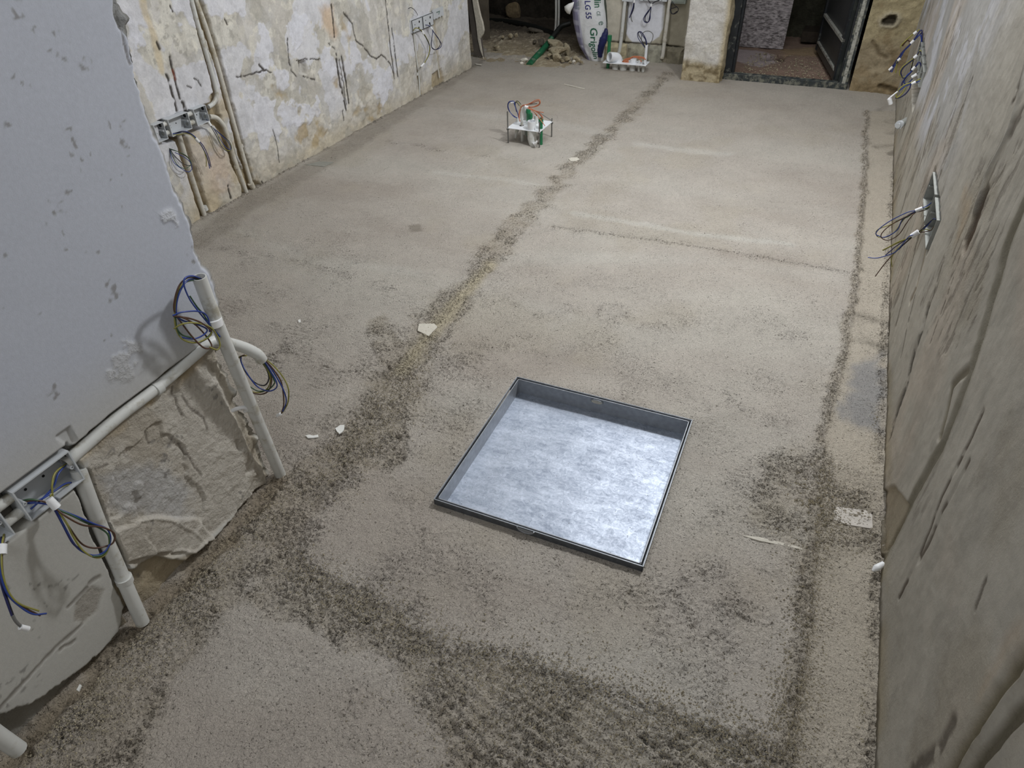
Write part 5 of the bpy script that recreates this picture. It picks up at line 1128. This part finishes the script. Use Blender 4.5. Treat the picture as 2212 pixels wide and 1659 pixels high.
# back wall conduits, box rail and hanging wires
pK = pipe('conduit_pipe', 'upright white conduit on the back wall left of the white panel', [c4(a, b, YB-.02) for a, b in [(560, -120), (520, 60), (480, 420), (440, 820), (400, 1110), (375, 1200)]], .014, M['pvc'])
pL = pipe('conduit_pipe', 'dusty conduit with a collar on the back wall right of the white panel', [c4(a, b, YB-.02) for a, b in [(1560, -120), (1520, 60), (1460, 500), (1410, 880), (1370, 1200), (1345, 1310)]], .015, M['pvc_dusty'])
clip(pL, c4(1412, 900, YB-.02), (0, 0, 1), .0155, M['pvc_dusty'])
zt = c4(900, 20, YB)[2]
rb = empty('switch_box_row', ((-1.45), YB-.02, zt), 'row of white boxes on the back wall at the top edge of the picture', 'junction box')
for a0, a1, zz0 in ((455, 700, 30), (860, 930, 20), (950, 1340, 10), (1350, 1460, 35)):
    xa, xb_ = c4(a0, 0, YB-.03)[0], c4(a1, 0, YB-.03)[0]; zl = c4(a0, zz0, YB-.03)[2]
    MB().box((xa, YB-.035, zl), (xb_, YB+.02, zl+.085)).build('housing', M['box'], rb, .002)
    MB().tube([((xa+xb_)/2, YB-.0355, zl+.045), ((xa+xb_)/2, YB-.0362, zl+.045)], .012, 12, curve=False).build('knockout', M['hole'], rb)
xa, xb_ = c4(700, 0, YB-.02)[0], c4(1380, 0, YB-.02)[0]; zl = c4(900, 15, YB-.02)[2]
MB().box((xa, YB-.02, zl+.012), (xb_, YB, zl+.07)).build('link_bar', M['box'], rb)
xa, xb_ = c4(1570, 0, YB-.03)[0], c4(1890, 0, YB-.03)[0]; zl = c4(1600, 75, YB-.03)[2]
gb = empty('meter_box', (xa, YB, zl), 'pale green grey cover box at the top right of the back wall strip', 'box')
gm = simple('pale_green_grey_plastic', srgb(150, 158, 150), .5, var=.04)
MB().box((xa, YB-.04, zl), (xb_, YB+.01, zl+.16)).build('body', gm, gb, .003)
MB().box((xa+.012, YB-.043, zl+.012), (xb_-.012, YB-.039, zl+.15)).build('cover', gm, gb, .002)
bundle('wire_bundle', 'dark wires hanging with a white tail left on the white panel', [('navy', [c4(a, b, YB-.05) for a, b in [(720, 40), (700, 160), (660, 290), (620, 400)]]), ('black', [c4(a, b, YB-.05) for a, b in [(725, 50), (715, 180), (680, 280), (650, 340)]]), ('grey_w', [c4(a, b, YB-.05) for a, b in [(655, 340), (660, 430), (685, 490)]])], [(c4(725, 0, YB-.05), c4(722, 60, YB-.05), .008)], r=.004)
bundle('wire_coil', 'dark teardrop wire loop hanging in the middle of the white panel', [('navy', [c4(a, b, YB-.06) for a, b in [(1110, 90), (1090, 180), (1000, 300), (940, 410), (960, 490), (1030, 500), (1080, 420), (1085, 300), (1105, 150)]]), ('black', [c4(a, b, YB-.06) for a, b in [(1115, 90), (1060, 240), (980, 360), (975, 470), (1040, 490), (1070, 380), (1100, 200)]]), ('black', [c4(a, b, YB-.05) for a, b in [(1040, 0), (1080, 60), (1120, 90), (1190, 40), (1290, 5)]])], [(c4(1112, 85, YB-.06), c4(1102, 145, YB-.06), .009)], r=.0035)
bundle('wire_coil', 'small dark wire loop below the pale green grey cover box', [('black', [c4(a, b, YB-.05) for a, b in [(1570, 30), (1640, 120), (1710, 190), (1690, 270), (1620, 315), (1560, 300), (1530, 210), (1600, 180), (1690, 150)]]), ('black', [c4(a, b, YB-.05) for a, b in [(1560, 40), (1540, 160), (1550, 270), (1600, 310), (1690, 250)]])], r=.0028)

# ================================================================== DOORWAY
d1 = empty('door_1', (-.36, 5.62, 0), 'black steel door frame with its dark leaf standing open', kind='structure')
fz = .0
def yb(px, y): p = P(px, 'y', y); return p
xl0, xl1 = -.795, -.745; xr0, xr1 = .005, .065; yd = 5.60
for nm, (a, b) in {'frame_post': ((xl0, yd, 0), (xl0+.052, yd+.06, 2.05)), 'frame_post ': ((.012, yd, 0), (.066, yd+.06, 2.05))}.items():
    MB().box(a, b).build('frame_post', M['black_metal' if 'post ' not in nm else 'worn_metal'], d1, .002)
MB().box((xl0+.052, yd+.03, 0), (xl0+.068, yd+.09, 2.05)).build('frame_stop', M['black_metal'], d1, .001)
MB().box((.0, yd+.015, 0), (.012, yd+.075, 2.05)).build('frame_stop', M['black_metal'], d1, .001)
MB().box((.026, yd-.004, 0), (.050, yd+.0, 2.05)).build('frame_strip', M['light_metal'], d1, .001)
MB().box((xl0-.002, yd-.005, -.01), (.068, yd+.055, .042)).build('threshold', M['worn_metal'], d1, .003)
MB().box((xl0, yd, 2.05), (.066, yd+.06, 2.11)).build('frame_head', M['black_metal'], d1)
# open leaf, hinged on the right
h0 = Vector((-.004, yd+.09, 0)); h1 = Vector((-.205, 6.62, 0)); dl = (h1-h0).normalized(); nl_ = Vector((-dl.y, dl.x, 0)); 
def leafbox(t0, t1, z0, z1, n0, n1, name, mat, bev=.001):
    L = (h1-h0).length; v = []
    for z in (z0, z1):
        for t, n in ((t0, n0), (t1, n0), (t1, n1), (t0, n1)):
            p = h0+dl*(t*L)+nl_*n; v.append((p.x, p.y, z))
    MB().add(v, [(0, 3, 2, 1), (4, 5, 6, 7), (0, 1, 5, 4), (1, 2, 6, 5), (2, 3, 7, 6), (3, 0, 4, 7)]).build(name, mat, d1, bev)
leafbox(0, 1, .03, 2.0, -.02, .02, 'leaf_panel', M['leaf'])
leafbox(0, .06, .03, 2.0, .02, .034, 'leaf_stile', M['black_metal']); leafbox(.95, 1, .03, 2.0, .02, .034, 'leaf_stile', M['black_metal'])
leafbox(.06, .95, .03, .075, .02, .03, 'leaf_rail', M['leaf'])
leafbox(.05, .96, .085, .100, .02, .036, 'leaf_strip', M['light_metal']); leafbox(.0, .93, .285, .305, .02, .040, 'leaf_strip', M['light_metal'])
# OSB sheet leaning beyond
oy = 6.70; xa = P((1590, 97), 'z', .0)[0]; xb_ = P((1691, 105), 'z', .0)[0]
mb = MB(); nseg = 1
v = [(xa, oy, -.01), (xb_, oy, -.01), (xb_+.01, oy+.30, 1.9), (xa+.01, oy+.30, 1.9)]; v += [(p[0], p[1]+.016, p[2]) for p in v]
mb.add(v, [(3, 2, 1, 0)[::-1], (4, 5, 6, 7)[::-1], (0, 4, 5, 1), (1, 5, 6, 2), (2, 6, 7, 3), (3, 7, 4, 0)])
tag(mb.build('osb_sheet', M['osb']), 'grey OSB sheet leaning in the room beyond the doorway', 'board')
c_ = P((1755, 90), 'y', 6.98)
nb = MB().box((c_[0]-.10, 6.97, .0), (c_[0]+.13, 7.22, .085)); tag(nb.build('dark_crate', simple('dark_brown_crate', srgb(52, 44, 34), .8, var=.3), None, .004), 'low dark block on the floor behind the open door leaf', 'block')

# ================================================================== SACK, BAG, HOSES, BOARD, STONES
SY = 5.80
prof = [  # picture rows: y, left x, right x
    (129, 1262, 1296), (120, 1254, 1297), (105, 1245, 1298), (90, 1240, 1299), (70, 1235, 1302), (50, 1231, 1302), (30, 1229, 1300), (12, 1229, 1297), (-10, 1228, 1296), (-40, 1230, 1294), (-70, 1234, 1290)]
rows = []
for py, a, b in prof:
    A_ = P((a, py), 'y', SY-.07); B_ = P((b, py), 'y', SY-.07); rows.append((max(A_[2], .0), A_[0], B_[0]))
rows[0] = (.0, rows[0][1], rows[0][2])
def sack_pt(s, t, off=0.0):
    """s in -1..1 across the front, t in 0..1 up"""
    k = t*(len(rows)-1); i = min(int(k), len(rows)-2); f = k-i
    z = rows[i][0]*(1-f)+rows[i+1][0]*f; xl = rows[i][1]*(1-f)+rows[i+1][1]*f; xr = rows[i][2]*(1-f)+rows[i+1][2]*f
    wdt = (xr-xl)/2; xc = (xr+xl)/2
    ang = s*math.pi/2*.98
    dep = .085*(.55+.45*math.sin(min(1, t*1.6+.12)*math.pi/2))
    wr = .004*math.sin(s*5+t*9+2*math.sin(t*7))*math.cos(t*13+s*4)+.002*math.sin(s*13-t*17+3*math.cos(s*4))
    return (xc+math.sin(ang)*(wdt+off), SY-math.cos(ang)*(dep+wr+off)+.02, z)
nS, nT = 44, 60; v = []; f = []; colr = []
for j in range(nT+1):
    for i in range(nS*2):
        a = i/(nS*2)*4-1
        if a <= 1: p = sack_pt(a, j/nT)
        else:
            q_ = sack_pt(2-a, j/nT); p = (q_[0], 2*(SY+.02)-q_[1]-.0, q_[2])
        v.append(p); s_ = a if a <= 1 else 9; t = j/nT
        cc = np.array(srgb(212, 214, 216))
        if s_ < -.26 and s_ > -1.01:
            if math.sin(t*46+.5) > -.6 and -.80 < s_ < -.32: cc = np.array(srgb(140, 138, 166))
            else: cc = np.array(srgb(182, 182, 200))
        if t < .28: cc = cc*.88
        colr.append(cc)
for j in range(nT):
    for i in range(nS*2):
        o = j*nS*2; f.append((o+i, o+(i+1) % (nS*2), o+nS*2+(i+1) % (nS*2), o+nS*2+i))
f.append(tuple(range(nS*2))[::-1]); f.append(tuple(range(nT*nS*2, (nT+1)*nS*2)))
sk = empty('cement_sack', (P((1278, 128), 'y', SY)[0], SY, 0), 'white printed paper sack standing upright beside the rubble, green and blue lettering', 'sack')
so = MB().add(v, f, True).build('sack_body', attr_mat('printed_sack_paper', .05, 40, ((40, .006, .6), (120, .002, .4)), .6), sk)
a = so.data.attributes.new('Col', 'FLOAT_COLOR', 'POINT'); a.data.foreach_set('color', np.concatenate([np.array(colr), np.ones((len(colr), 1))], 1).astype(np.float32).ravel())
def sack_text(txt, mat, s0, t_top, t_bot, hgt, name='printed_text'):
    """lettering running down the sack, letter tops to the right; s0 = baseline, hgt = letter height in s"""
    cu = bpy.data.curves.new('txt', 'FONT'); cu.body = txt; cu.resolution_u = 3; cu.offset = .012
    to = bpy.data.objects.new('txt', cu); COL.objects.link(to); bpy.context.view_layer.update()
    me = bpy.data.meshes.new_from_object(to.evaluated_get(bpy.context.evaluated_depsgraph_get()))
    bpy.data.objects.remove(to)
    vs2 = [x_.co.copy() for x_ in me.vertices]; w0 = min(q.x for q in vs2); w1 = max(q.x for q in vs2)
    import bmesh
    bm = bmesh.new(); bm.from_mesh(me); bmesh.ops.triangulate(bm, faces=bm.faces)
    long_e = [e for e in bm.edges if e.calc_length() > .12]
    for _ in range(3):
        bmesh.ops.subdivide_edges(bm, edges=[e for e in bm.edges if e.calc_length() > .12], cuts=1); bmesh.ops.triangulate(bm, faces=[f_ for f_ in bm.faces if len(f_.verts) > 3])
    for q in bm.verts:
        t = t_top+(t_bot-t_top)*(q.co.x-w0)/(w1-w0); s = s0+q.co.y/.7*hgt
        p = sack_pt(s, t, .0022); q.co = Vector(p)-Vector(sk.location)
    bm.to_mesh(me); bm.free(); me.materials.clear(); me.materials.append(mat)
    o = bpy.data.objects.new(name, me); link(o, sk); return o
def t_of(py):
    ys2 = [p[0] for p in prof]
    for i in range(len(ys2)-1):
        if ys2[i] >= py >= ys2[i+1]: return (i+(ys2[i]-py)/(ys2[i]-ys2[i+1]))/(len(ys2)-1)
    return 0 if py > ys2[0] else 1
sack_text('Grigolin', M['ink_green'], .12, t_of(58), t_of(124.5), .30)
sack_text('LG 55', M['ink_blue'], .02, t_of(0), t_of(38), .22)
sack_text('Grigolin', M['ink_green'], .40, t_of(-60), t_of(14), .34)
sack_text('e', M['ink_grey'], .50, t_of(44), t_of(52), .34)
sack_text('CE', M['ink_grey'], .46, t_of(22), t_of(32), .16)
for k in range(4): sack_text('lllll lll', M['ink_grey'], -.28-.06*k, t_of(2+2*k), t_of(20), .04)
# torn paper flap on the left shoulder
fl_ = [P(q, 'y', SY-.05) for q in ((1228, 8), (1219, 14), (1220, 22), (1225, 29), (1231, 31), (1234, 22), (1238, 14), (1240, 4))]
n = len(fl_); vv = [tuple(p) for p in fl_]; cc = np.mean(fl_, 0)+np.array([0, -.02, 0]); vv.append(tuple(cc)); vv += [(p[0], p[1]+.004, p[2]) for p in vv]
MB().add(vv, [(k, (k+1) % n, n) for k in range(n)]+[(n+1+(k+1) % n, n+1+k, 2*n+1) for k in range(n)]+[((k+1) % n, k, n+1+k, n+1+(k+1) % n) for k in range(n)], True).build('torn_flap', M['paper'], sk)
# navy bag squeezed between sack and wall
def blob(name, pts, rs, mat, seed=0, n=14, amp=.15):
    mb = MB(); mb.tube(pts, rs, n, steps=5)
    rr = random.Random(seed); mb.v = [(x_+rr.uniform(-amp, amp)*.01, y_+rr.uniform(-amp, amp)*.01, z_+rr.uniform(-amp, amp)*.01) for x_, y_, z_ in mb.v]
    return mb.build(name, mat)
nv = [tuple(P(q, 'y', SY-.02)) for q in ((1296, 123), (1297, 108), (1300, 95), (1304, 84), (1308, 72), (1309, 62))]
tag(blob('plastic_bag', nv, [.018, .028, .030, .032, .022, .010], M['navy_cloth'], 3, 14, .3), 'crumpled navy blue plastic bag squeezed between the white sack and the back wall', 'bag')
kn = [tuple(P(q, 'y', SY+.10)) for q in ((1309, 60), (1306, 40), (1303, 20), (1300, -10), (1300, -60))]
tag(blob('tarpaulin', kn, [.012, .022, .028, .032, .034], simple('dark_green_tarpaulin', srgb(62, 70, 62), .5, var=.4, vs=20, bump=.6), 5), 'dark folded tarpaulin hanging behind the right side of the white sack', 'tarpaulin')
# hoses
zz = lambda px, z: tuple(P(px, 'z', z))
g = pipe('green_hose', 'scuffed green corrugated pipe lying over the rubble and running up into the recess', [tuple(P((1143, 141), 'y', 5.50)), tuple(P((1155, 127), 'y', 5.62)), tuple(P((1172, 108), 'y', 5.75)), tuple(P((1185, 92), 'y', 5.88)), tuple(P((1192, 82), 'y', 5.93))], [.026, .026, .024, .022, .022], M['green_dark'], n=14)
pipe('dark_hose', 'black hose arching up behind the white sack from the end of the green pipe', [tuple(P(q, 'y', y)) for q, y in (((1191, 83), 5.94), ((1200, 72), 6.0), ((1213, 57), 6.08), ((1232, 50), 6.12))], .021, M['black_rubber'])
pipe('dark_hose', 'black hose running across the back of the dark recess', [tuple(P(q, 'y', y)) for q, y in (((1058, 44), 6.75), ((1090, 46), 6.65), ((1120, 50), 6.55), ((1150, 57), 6.45), ((1175, 65), 6.35), ((1200, 75), 6.25))], .022, M['black_rubber'])
for q0, q1, lb in (((1201, -30), (1198, 72), 'left of the two thin white pipes rising in the dark recess'), ((1207, -30), (1204, 66), 'right of the two thin white pipes rising in the dark recess')):
    a_, b_ = P(q0, 'y', 6.18), P(q1, 'y', 6.18); m_ = P(((q0[0]+q1[0])/2+1.5, 40), 'y', 6.18)
    pipe('recess_pipe', lb, [tuple(a_), tuple(m_), tuple(b_), tuple(P((q1[0]-6, q1[1]+14), 'y', 6.15))], .0095, M['pvc'])
# leaning plasterboard offcut
bl = empty('plasterboard_offcut', tuple(P((1040, 127), 'z', 0)), 'broken grey board leaning upright at the end of the left wall', 'board')
A_ = P((1043, 128), 'z', 0); y0_ = A_[1]
L0 = P((1022, 118), 'y', y0_+.06); T0 = P((1006, -60), 'y', y0_); T1 = P((1022, -60), 'y', y0_)
v = [tuple(P((1024, 118), 'y', y0_)), tuple(P((1043, 128), 'y', y0_)), tuple(P((1019, -60), 'y', y0_+.02)), tuple(P((1002, -60), 'y', y0_+.02))]
v += [(p[0]+.012, p[1]+.014, p[2]) for p in v]
MB().add(v, [(0, 1, 2, 3), (7, 6, 5, 4), (1, 5, 6, 2), (0, 3, 7, 4), (3, 2, 6, 7), (0, 4, 5, 1)]).build('board_face', M['board_edge'], bl)
eg = [P(q, 'y', y0_-.004) for q in ((1043, 127), (1040, 108), (1036, 84), (1042, 74), (1044, 66), (1041, 48), (1037, 36), (1033, 18), (1030, 4), (1027, -20), (1024, -60))]
ei = [P(q, 'y', y0_-.004) for q in ((1044, 127), (1037, 108), (1032, 84), (1031, 74), (1030, 66), (1028, 48), (1026, 36), (1023, 18), (1021, 4), (1018, -20), (1014, -60))]
n = len(eg); v = [tuple(p) for p in eg]+[tuple(p) for p in ei]; v += [(p[0]+.004, p[1]+.02, p[2]) for p in v]
MB().add(v, [(k, n+k, n+k+1, k+1) for k in range(n-1)]+[(2*n+k+1, 3*n+k+1, 3*n+k, 2*n+k) for k in range(n-1)]+[(k+1, 2*n+k+1, 2*n+k, k) for k in range(n-1)]+[(n+k, 3*n+k, 3*n+k+1, n+k+1) for k in range(n-1)]).build('crumbling_edge', M['board_light'], bl)
pst = [P((1046, 0), 'y', 6.1), P((1046, 60), 'y', 6.1)]
MB_ = MB().box((P((1034, 20), 'y', 6.05)[0], 6.05, 0), (P((1052, 20), 'y', 6.05)[0], 6.09, 1.2))
tag(MB_.build('timber_post', simple('dull_brown_timber', srgb(96, 88, 76), .8, var=.3, vs=12)), 'dull brown plank standing in shade behind the leaning board', 'plank')

# stones
def stone(px, w, h, d, mat, label, seed, y=None, z=None, cat='stone', group=None):
    rr = np.random.default_rng(seed)
    import bmesh
    bm = bmesh.new(); bmesh.ops.create_icosphere(bm, subdivisions=3, radius=1)
    k = rr.normal(size=(14, 3)); k /= np.linalg.norm(k, axis=1)[:, None]; lim = rr.uniform(.52, .88, 14)
    for v_ in bm.verts:
        p = np.array(v_.co)
        for nn, l in zip(k, lim):
            e_ = p@nn
            if e_ > l: p = p-nn*(e_-l)*.92
        p += rr.normal(size=3)*.012
        v_.co = Vector((p[0]*w/2, p[1]*d/2, p[2]*h/2))
    me = bpy.data.meshes.new('stone'); bm.to_mesh(me); bm.free(); me.materials.append(mat)
    for p_ in me.polygons: p_.use_smooth = False
    o = link(bpy.data.objects.new('rubble_stone', me)); q = P(px, 'y', y) if y else P(px, 'z', z)
    o.location = tuple(q); o.rotation_euler = (rr.uniform(-.15, .15), rr.uniform(-.25, .25), rr.uniform(-.5, .5))
    return tag(o, label, cat, group)
stone((1205, 110), .22, .075, .14, M['rock'], 'largest flat pale stone, lying across smaller rubble beside the white sack', 11, y=5.72)
stone((1203, 125), .105, .085, .09, M['rock'], 'blocky pale stone propping up the largest flat stone', 12, y=5.66)
stone((1203, 95), .17, .075, .12, M['rock'], 'rough pale slab tilted on top of the rubble heap', 13, y=5.86).rotation_euler = (0, .35, .2)
stone((1226, 107), .05, .13, .06, M['rock'], 'narrow upright stone chip between the heap and the sack', 14, y=5.78).rotation_euler = (0, -.45, 0)
stone((1225, 127), .07, .045, .06, M['rock'], 'small pinkish stone right of the blocky stone', 15, y=5.68)
stone((1246, 127), .08, .045, .07, M['rock'], 'crumbly stone against the foot of the white sack', 16, y=5.70)
stone((1180, 128), .05, .035, .05, M['rock_dark'], 'small dark stone beside the green hose foot', 17, y=5.66)
stone((1169, 90), .075, .065, .06, M['rock_dark'], 'dark square stone just above the green hose', 18, z=.075)
stone((1157, 66), .16, .05, .10, M['rock_dark'], 'dark flat stone under the black hose in the recess', 19, y=6.3)
stone((1102, 78), .065, .05, .05, M['rock'], 'round pale stone on the crest of the dirt heap', 20, z=.085)
stone((1115, 76), .045, .045, .04, M['rock'], 'smaller round stone right beside the one on the crest', 21, z=.08)
stone((1086, 80), .035, .03, .04, M['rock'], 'small stone left of the round one on the crest', 22, z=.075)
stone((1133, 129), .07, .045, .05, M['rock_white'], 'white plaster lump at the lower end of the green hose', 23, y=5.58)
stone((1127, 136), .05, .025, .04, M['rock_white'], 'thin white chip just in front of the plaster lump', 24, y=5.53)
stone((1073, 101), .075, .035, .05, M['rock'], 'ochre stone half buried on the left of the dirt heap', 25, z=.06)
stone((1155, 90), .04, .035, .04, M['rock_dark'], 'small stone left of the dark square stone', 26, y=6.02)
stone((1240, 132), .03, .02, .03, M['rock_white'], 'tiny white chip in front of the rubble by the sack', 27, y=5.62)
stone((1110, 22), .20, .16, .08, simple('ochre_block', srgb(112, 98, 74), .95, var=.3, bump=1), 'brownish block sticking out of the dark recess wall', 28, y=6.85, cat='block')
rs_ = [(1187, 118), (1192, 132), (1214, 131), (1232, 134), (1176, 134), (1255, 133)]
for i, q in enumerate(rs_):
    stone(q, .045, .03, .04, M['rock'], ('small pebble just behind the green hose foot', 'small pebble right of the small dark stone at the heap foot', 'small pebble in front of the blocky propping stone', 'small pebble in front of the small pinkish stone', 'small pebble beside the lower end of the green hose', 'small pebble nearest the base of the white sack')[i], 60+i, y=5.64, group='small pebbles at the foot of the heap')
# crumbs: loose grit, uncountable
def grit(name, label, pts, smin, smax, mat, seed):
    rr = np.random.default_rng(seed); v = []; f = []
    for (x_, y_, z_) in pts:
        s = rr.uniform(smin, smax); b = len(v); a = rr.uniform(0, 6.28)
        for k in range(3): v.append((x_+s*math.cos(a+2.1*k), y_+s*math.sin(a+2.1*k)*rr.uniform(.6, 1), z_-s*.2))
        v.append((x_+rr.uniform(-.3, .3)*s, y_, z_+s*rr.uniform(.5, .9))); f += [(b, b+1, b+3), (b+1, b+2, b+3), (b+2, b, b+3)]
    o = MB().add(v, f).build(name, mat); return tag(o, label, 'grit', kind='stuff')
rr = np.random.default_rng(5); pts = []
for k in range(1100):
    x_ = rr.uniform(-3.0, -1.95); y_ = rr.uniform(5.5, 6.25); pts.append((x_, y_, .02+.06*float(sstep(5.6, 6.3, np.array(y_)))))
grit('grit', 'pale crumbs strewn over the dirt heap in the opening', pts, .002, .005, M['rock'], 6)
pts = [(rr.uniform(-.72, .02), rr.uniform(5.7, 6.5), -.006) for k in range(700)]
grit('grit', 'small debris on the floor beyond the doorway', pts, .003, .010, M['rock'], 7)
# crumbs of screed in the rough seams
def seam_pts(px, hw, n, z=.003):
    q = floor_pts(px); o = []
    for k in range(n):
        i = rr.integers(0, len(q)-1); t = rr.uniform(); o.append((q[i][0]*(1-t)+q[i+1][0]*t+rr.normal()*hw, q[i][1]*(1-t)+q[i+1][1]*t+rr.normal()*hw, z))
    return [p for p in o if p[0] > WN+.03 and p[0] < WR-.02 and max(abs(tray_local(p[0], p[1])[0]), abs(tray_local(p[0], p[1])[1])) > TS+.01]
crm = simple('screed_crumb', srgb(164, 155, 134), .95, var=.3, vs=80)
pts = seam_pts([(600, 1050), (450, 1210), (330, 1360), (180, 1520), (60, 1640)], .06, 3800)+seam_pts([(620, 1210), (780, 1310), (950, 1410), (1160, 1450), (1500, 1570), (1660, 1640)], .04, 4200)+seam_pts([(1000, 1560), (1300, 1600), (1600, 1659)], .10, 3200)
pts += seam_pts([(1770, 1000), (1750, 1190), (1725, 1460), (1690, 1640)], .03, 2600)+seam_pts([(900, 740), (840, 880), (700, 1050)], .06, 2600)+seam_pts([(1720, 1060), (1780, 1120)], .07, 1600)+seam_pts([(1898, 900), (1893, 1400), (1880, 1659)], .012, 900)
grit('grit', 'crumbs of dry screed lying in the rough seams of the floor', pts, .0010, .0034, crm, 8)

# scraps and marks on the floor
def scrap(name, px, label, cat, mat=None, z=.0035, t=.0012):
    q = [P(p, 'z', z) for p in px]; n = len(q); v = [tuple(p) for p in q]+[(p[0], p[1], z-t-.002) for p in q]
    v = [(x_, y_, z_+(random.uniform(0, .001) if i < n else 0)) for i, (x_, y_, z_) in enumerate(v)]
    return tag(MB().add(v, [tuple(range(n))[::-1], tuple(range(n, 2*n))]+[(k, (k+1) % n, n+(k+1) % n, n+k) for k in range(n)]).build(name, mat or M['paper']), label, cat)
scrap('plaster_flake', [(724, 925), (735, 918), (744, 918), (743, 928), (738, 934), (733, 937), (728, 932)], 'rounded white flake on the rough seam between the near wall and the tray', 'flake')
scrap('plaster_flake', [(660, 941), (668, 939), (676, 941), (687, 939), (688, 944), (676, 946), (665, 946)], 'long thin white flake on the screed just left of the rounded one', 'flake')
scrap('mortar_patch', [(905, 699), (938, 699), (945, 706), (926, 726), (902, 714)], 'pale mortar fragment pressed into the middle seam', 'fragment', M['mark'], .004)
scrap('mortar_patch', [(1802, 1103), (1808, 1095), (1870, 1102), (1884, 1112), (1885, 1142), (1830, 1133), (1801, 1122)], 'pale rectangular stone fragment in the screed beside the right wall', 'fragment', simple('pale_smooth_fragment', srgb(190, 184, 176), .8, var=.1, vs=60, bump=.4), -.004)
scrap('wood_splinter', [(1218, 182), (1219, 181), (1263, 191), (1263, 192.6)], 'thin white sliver on the screed near the back wall', 'splinter', M['mark'], .004)
scrap('chalk_line', [(1600, 1156), (1640, 1160), (1720, 1180), (1745, 1190), (1700, 1180), (1640, 1168)], 'thin pale smear in the screed right of the steel tray', 'smear', M['mark'], .0028, .0006)
scrap('paper_bit', [(644, 691), (649, 690), (650, 696), (645, 697)], 'tiny white paper bit on the screed left of the middle seam', 'scrap')
scrap('mortar_patch', [(1228, 343), (1234, 340), (1247, 340), (1252, 344), (1246, 348), (1233, 348)], 'small pale spot on the middle seam behind the outlet template', 'fragment', M['mark'], .003)
scrap('plaster_flake', [(165, 1490), (172, 1478), (176, 1480), (170, 1493)], 'small white flake at the foot of the near left wall', 'flake', None, .012)
scrap('mortar_patch', [(690, 349), (720, 350), (700, 360), (660, 356)], 'grey tile piece on the edge of the screed by the old left wall', 'fragment', simple('grey_tile_piece', srgb(140, 140, 132), .8), .004)
scrap('wood_splinter', [(1026, 137), (1040, 139), (1040, 141), (1028, 139)], 'short pale splinter at the end of the left wall', 'splinter', M['mark'], .008)
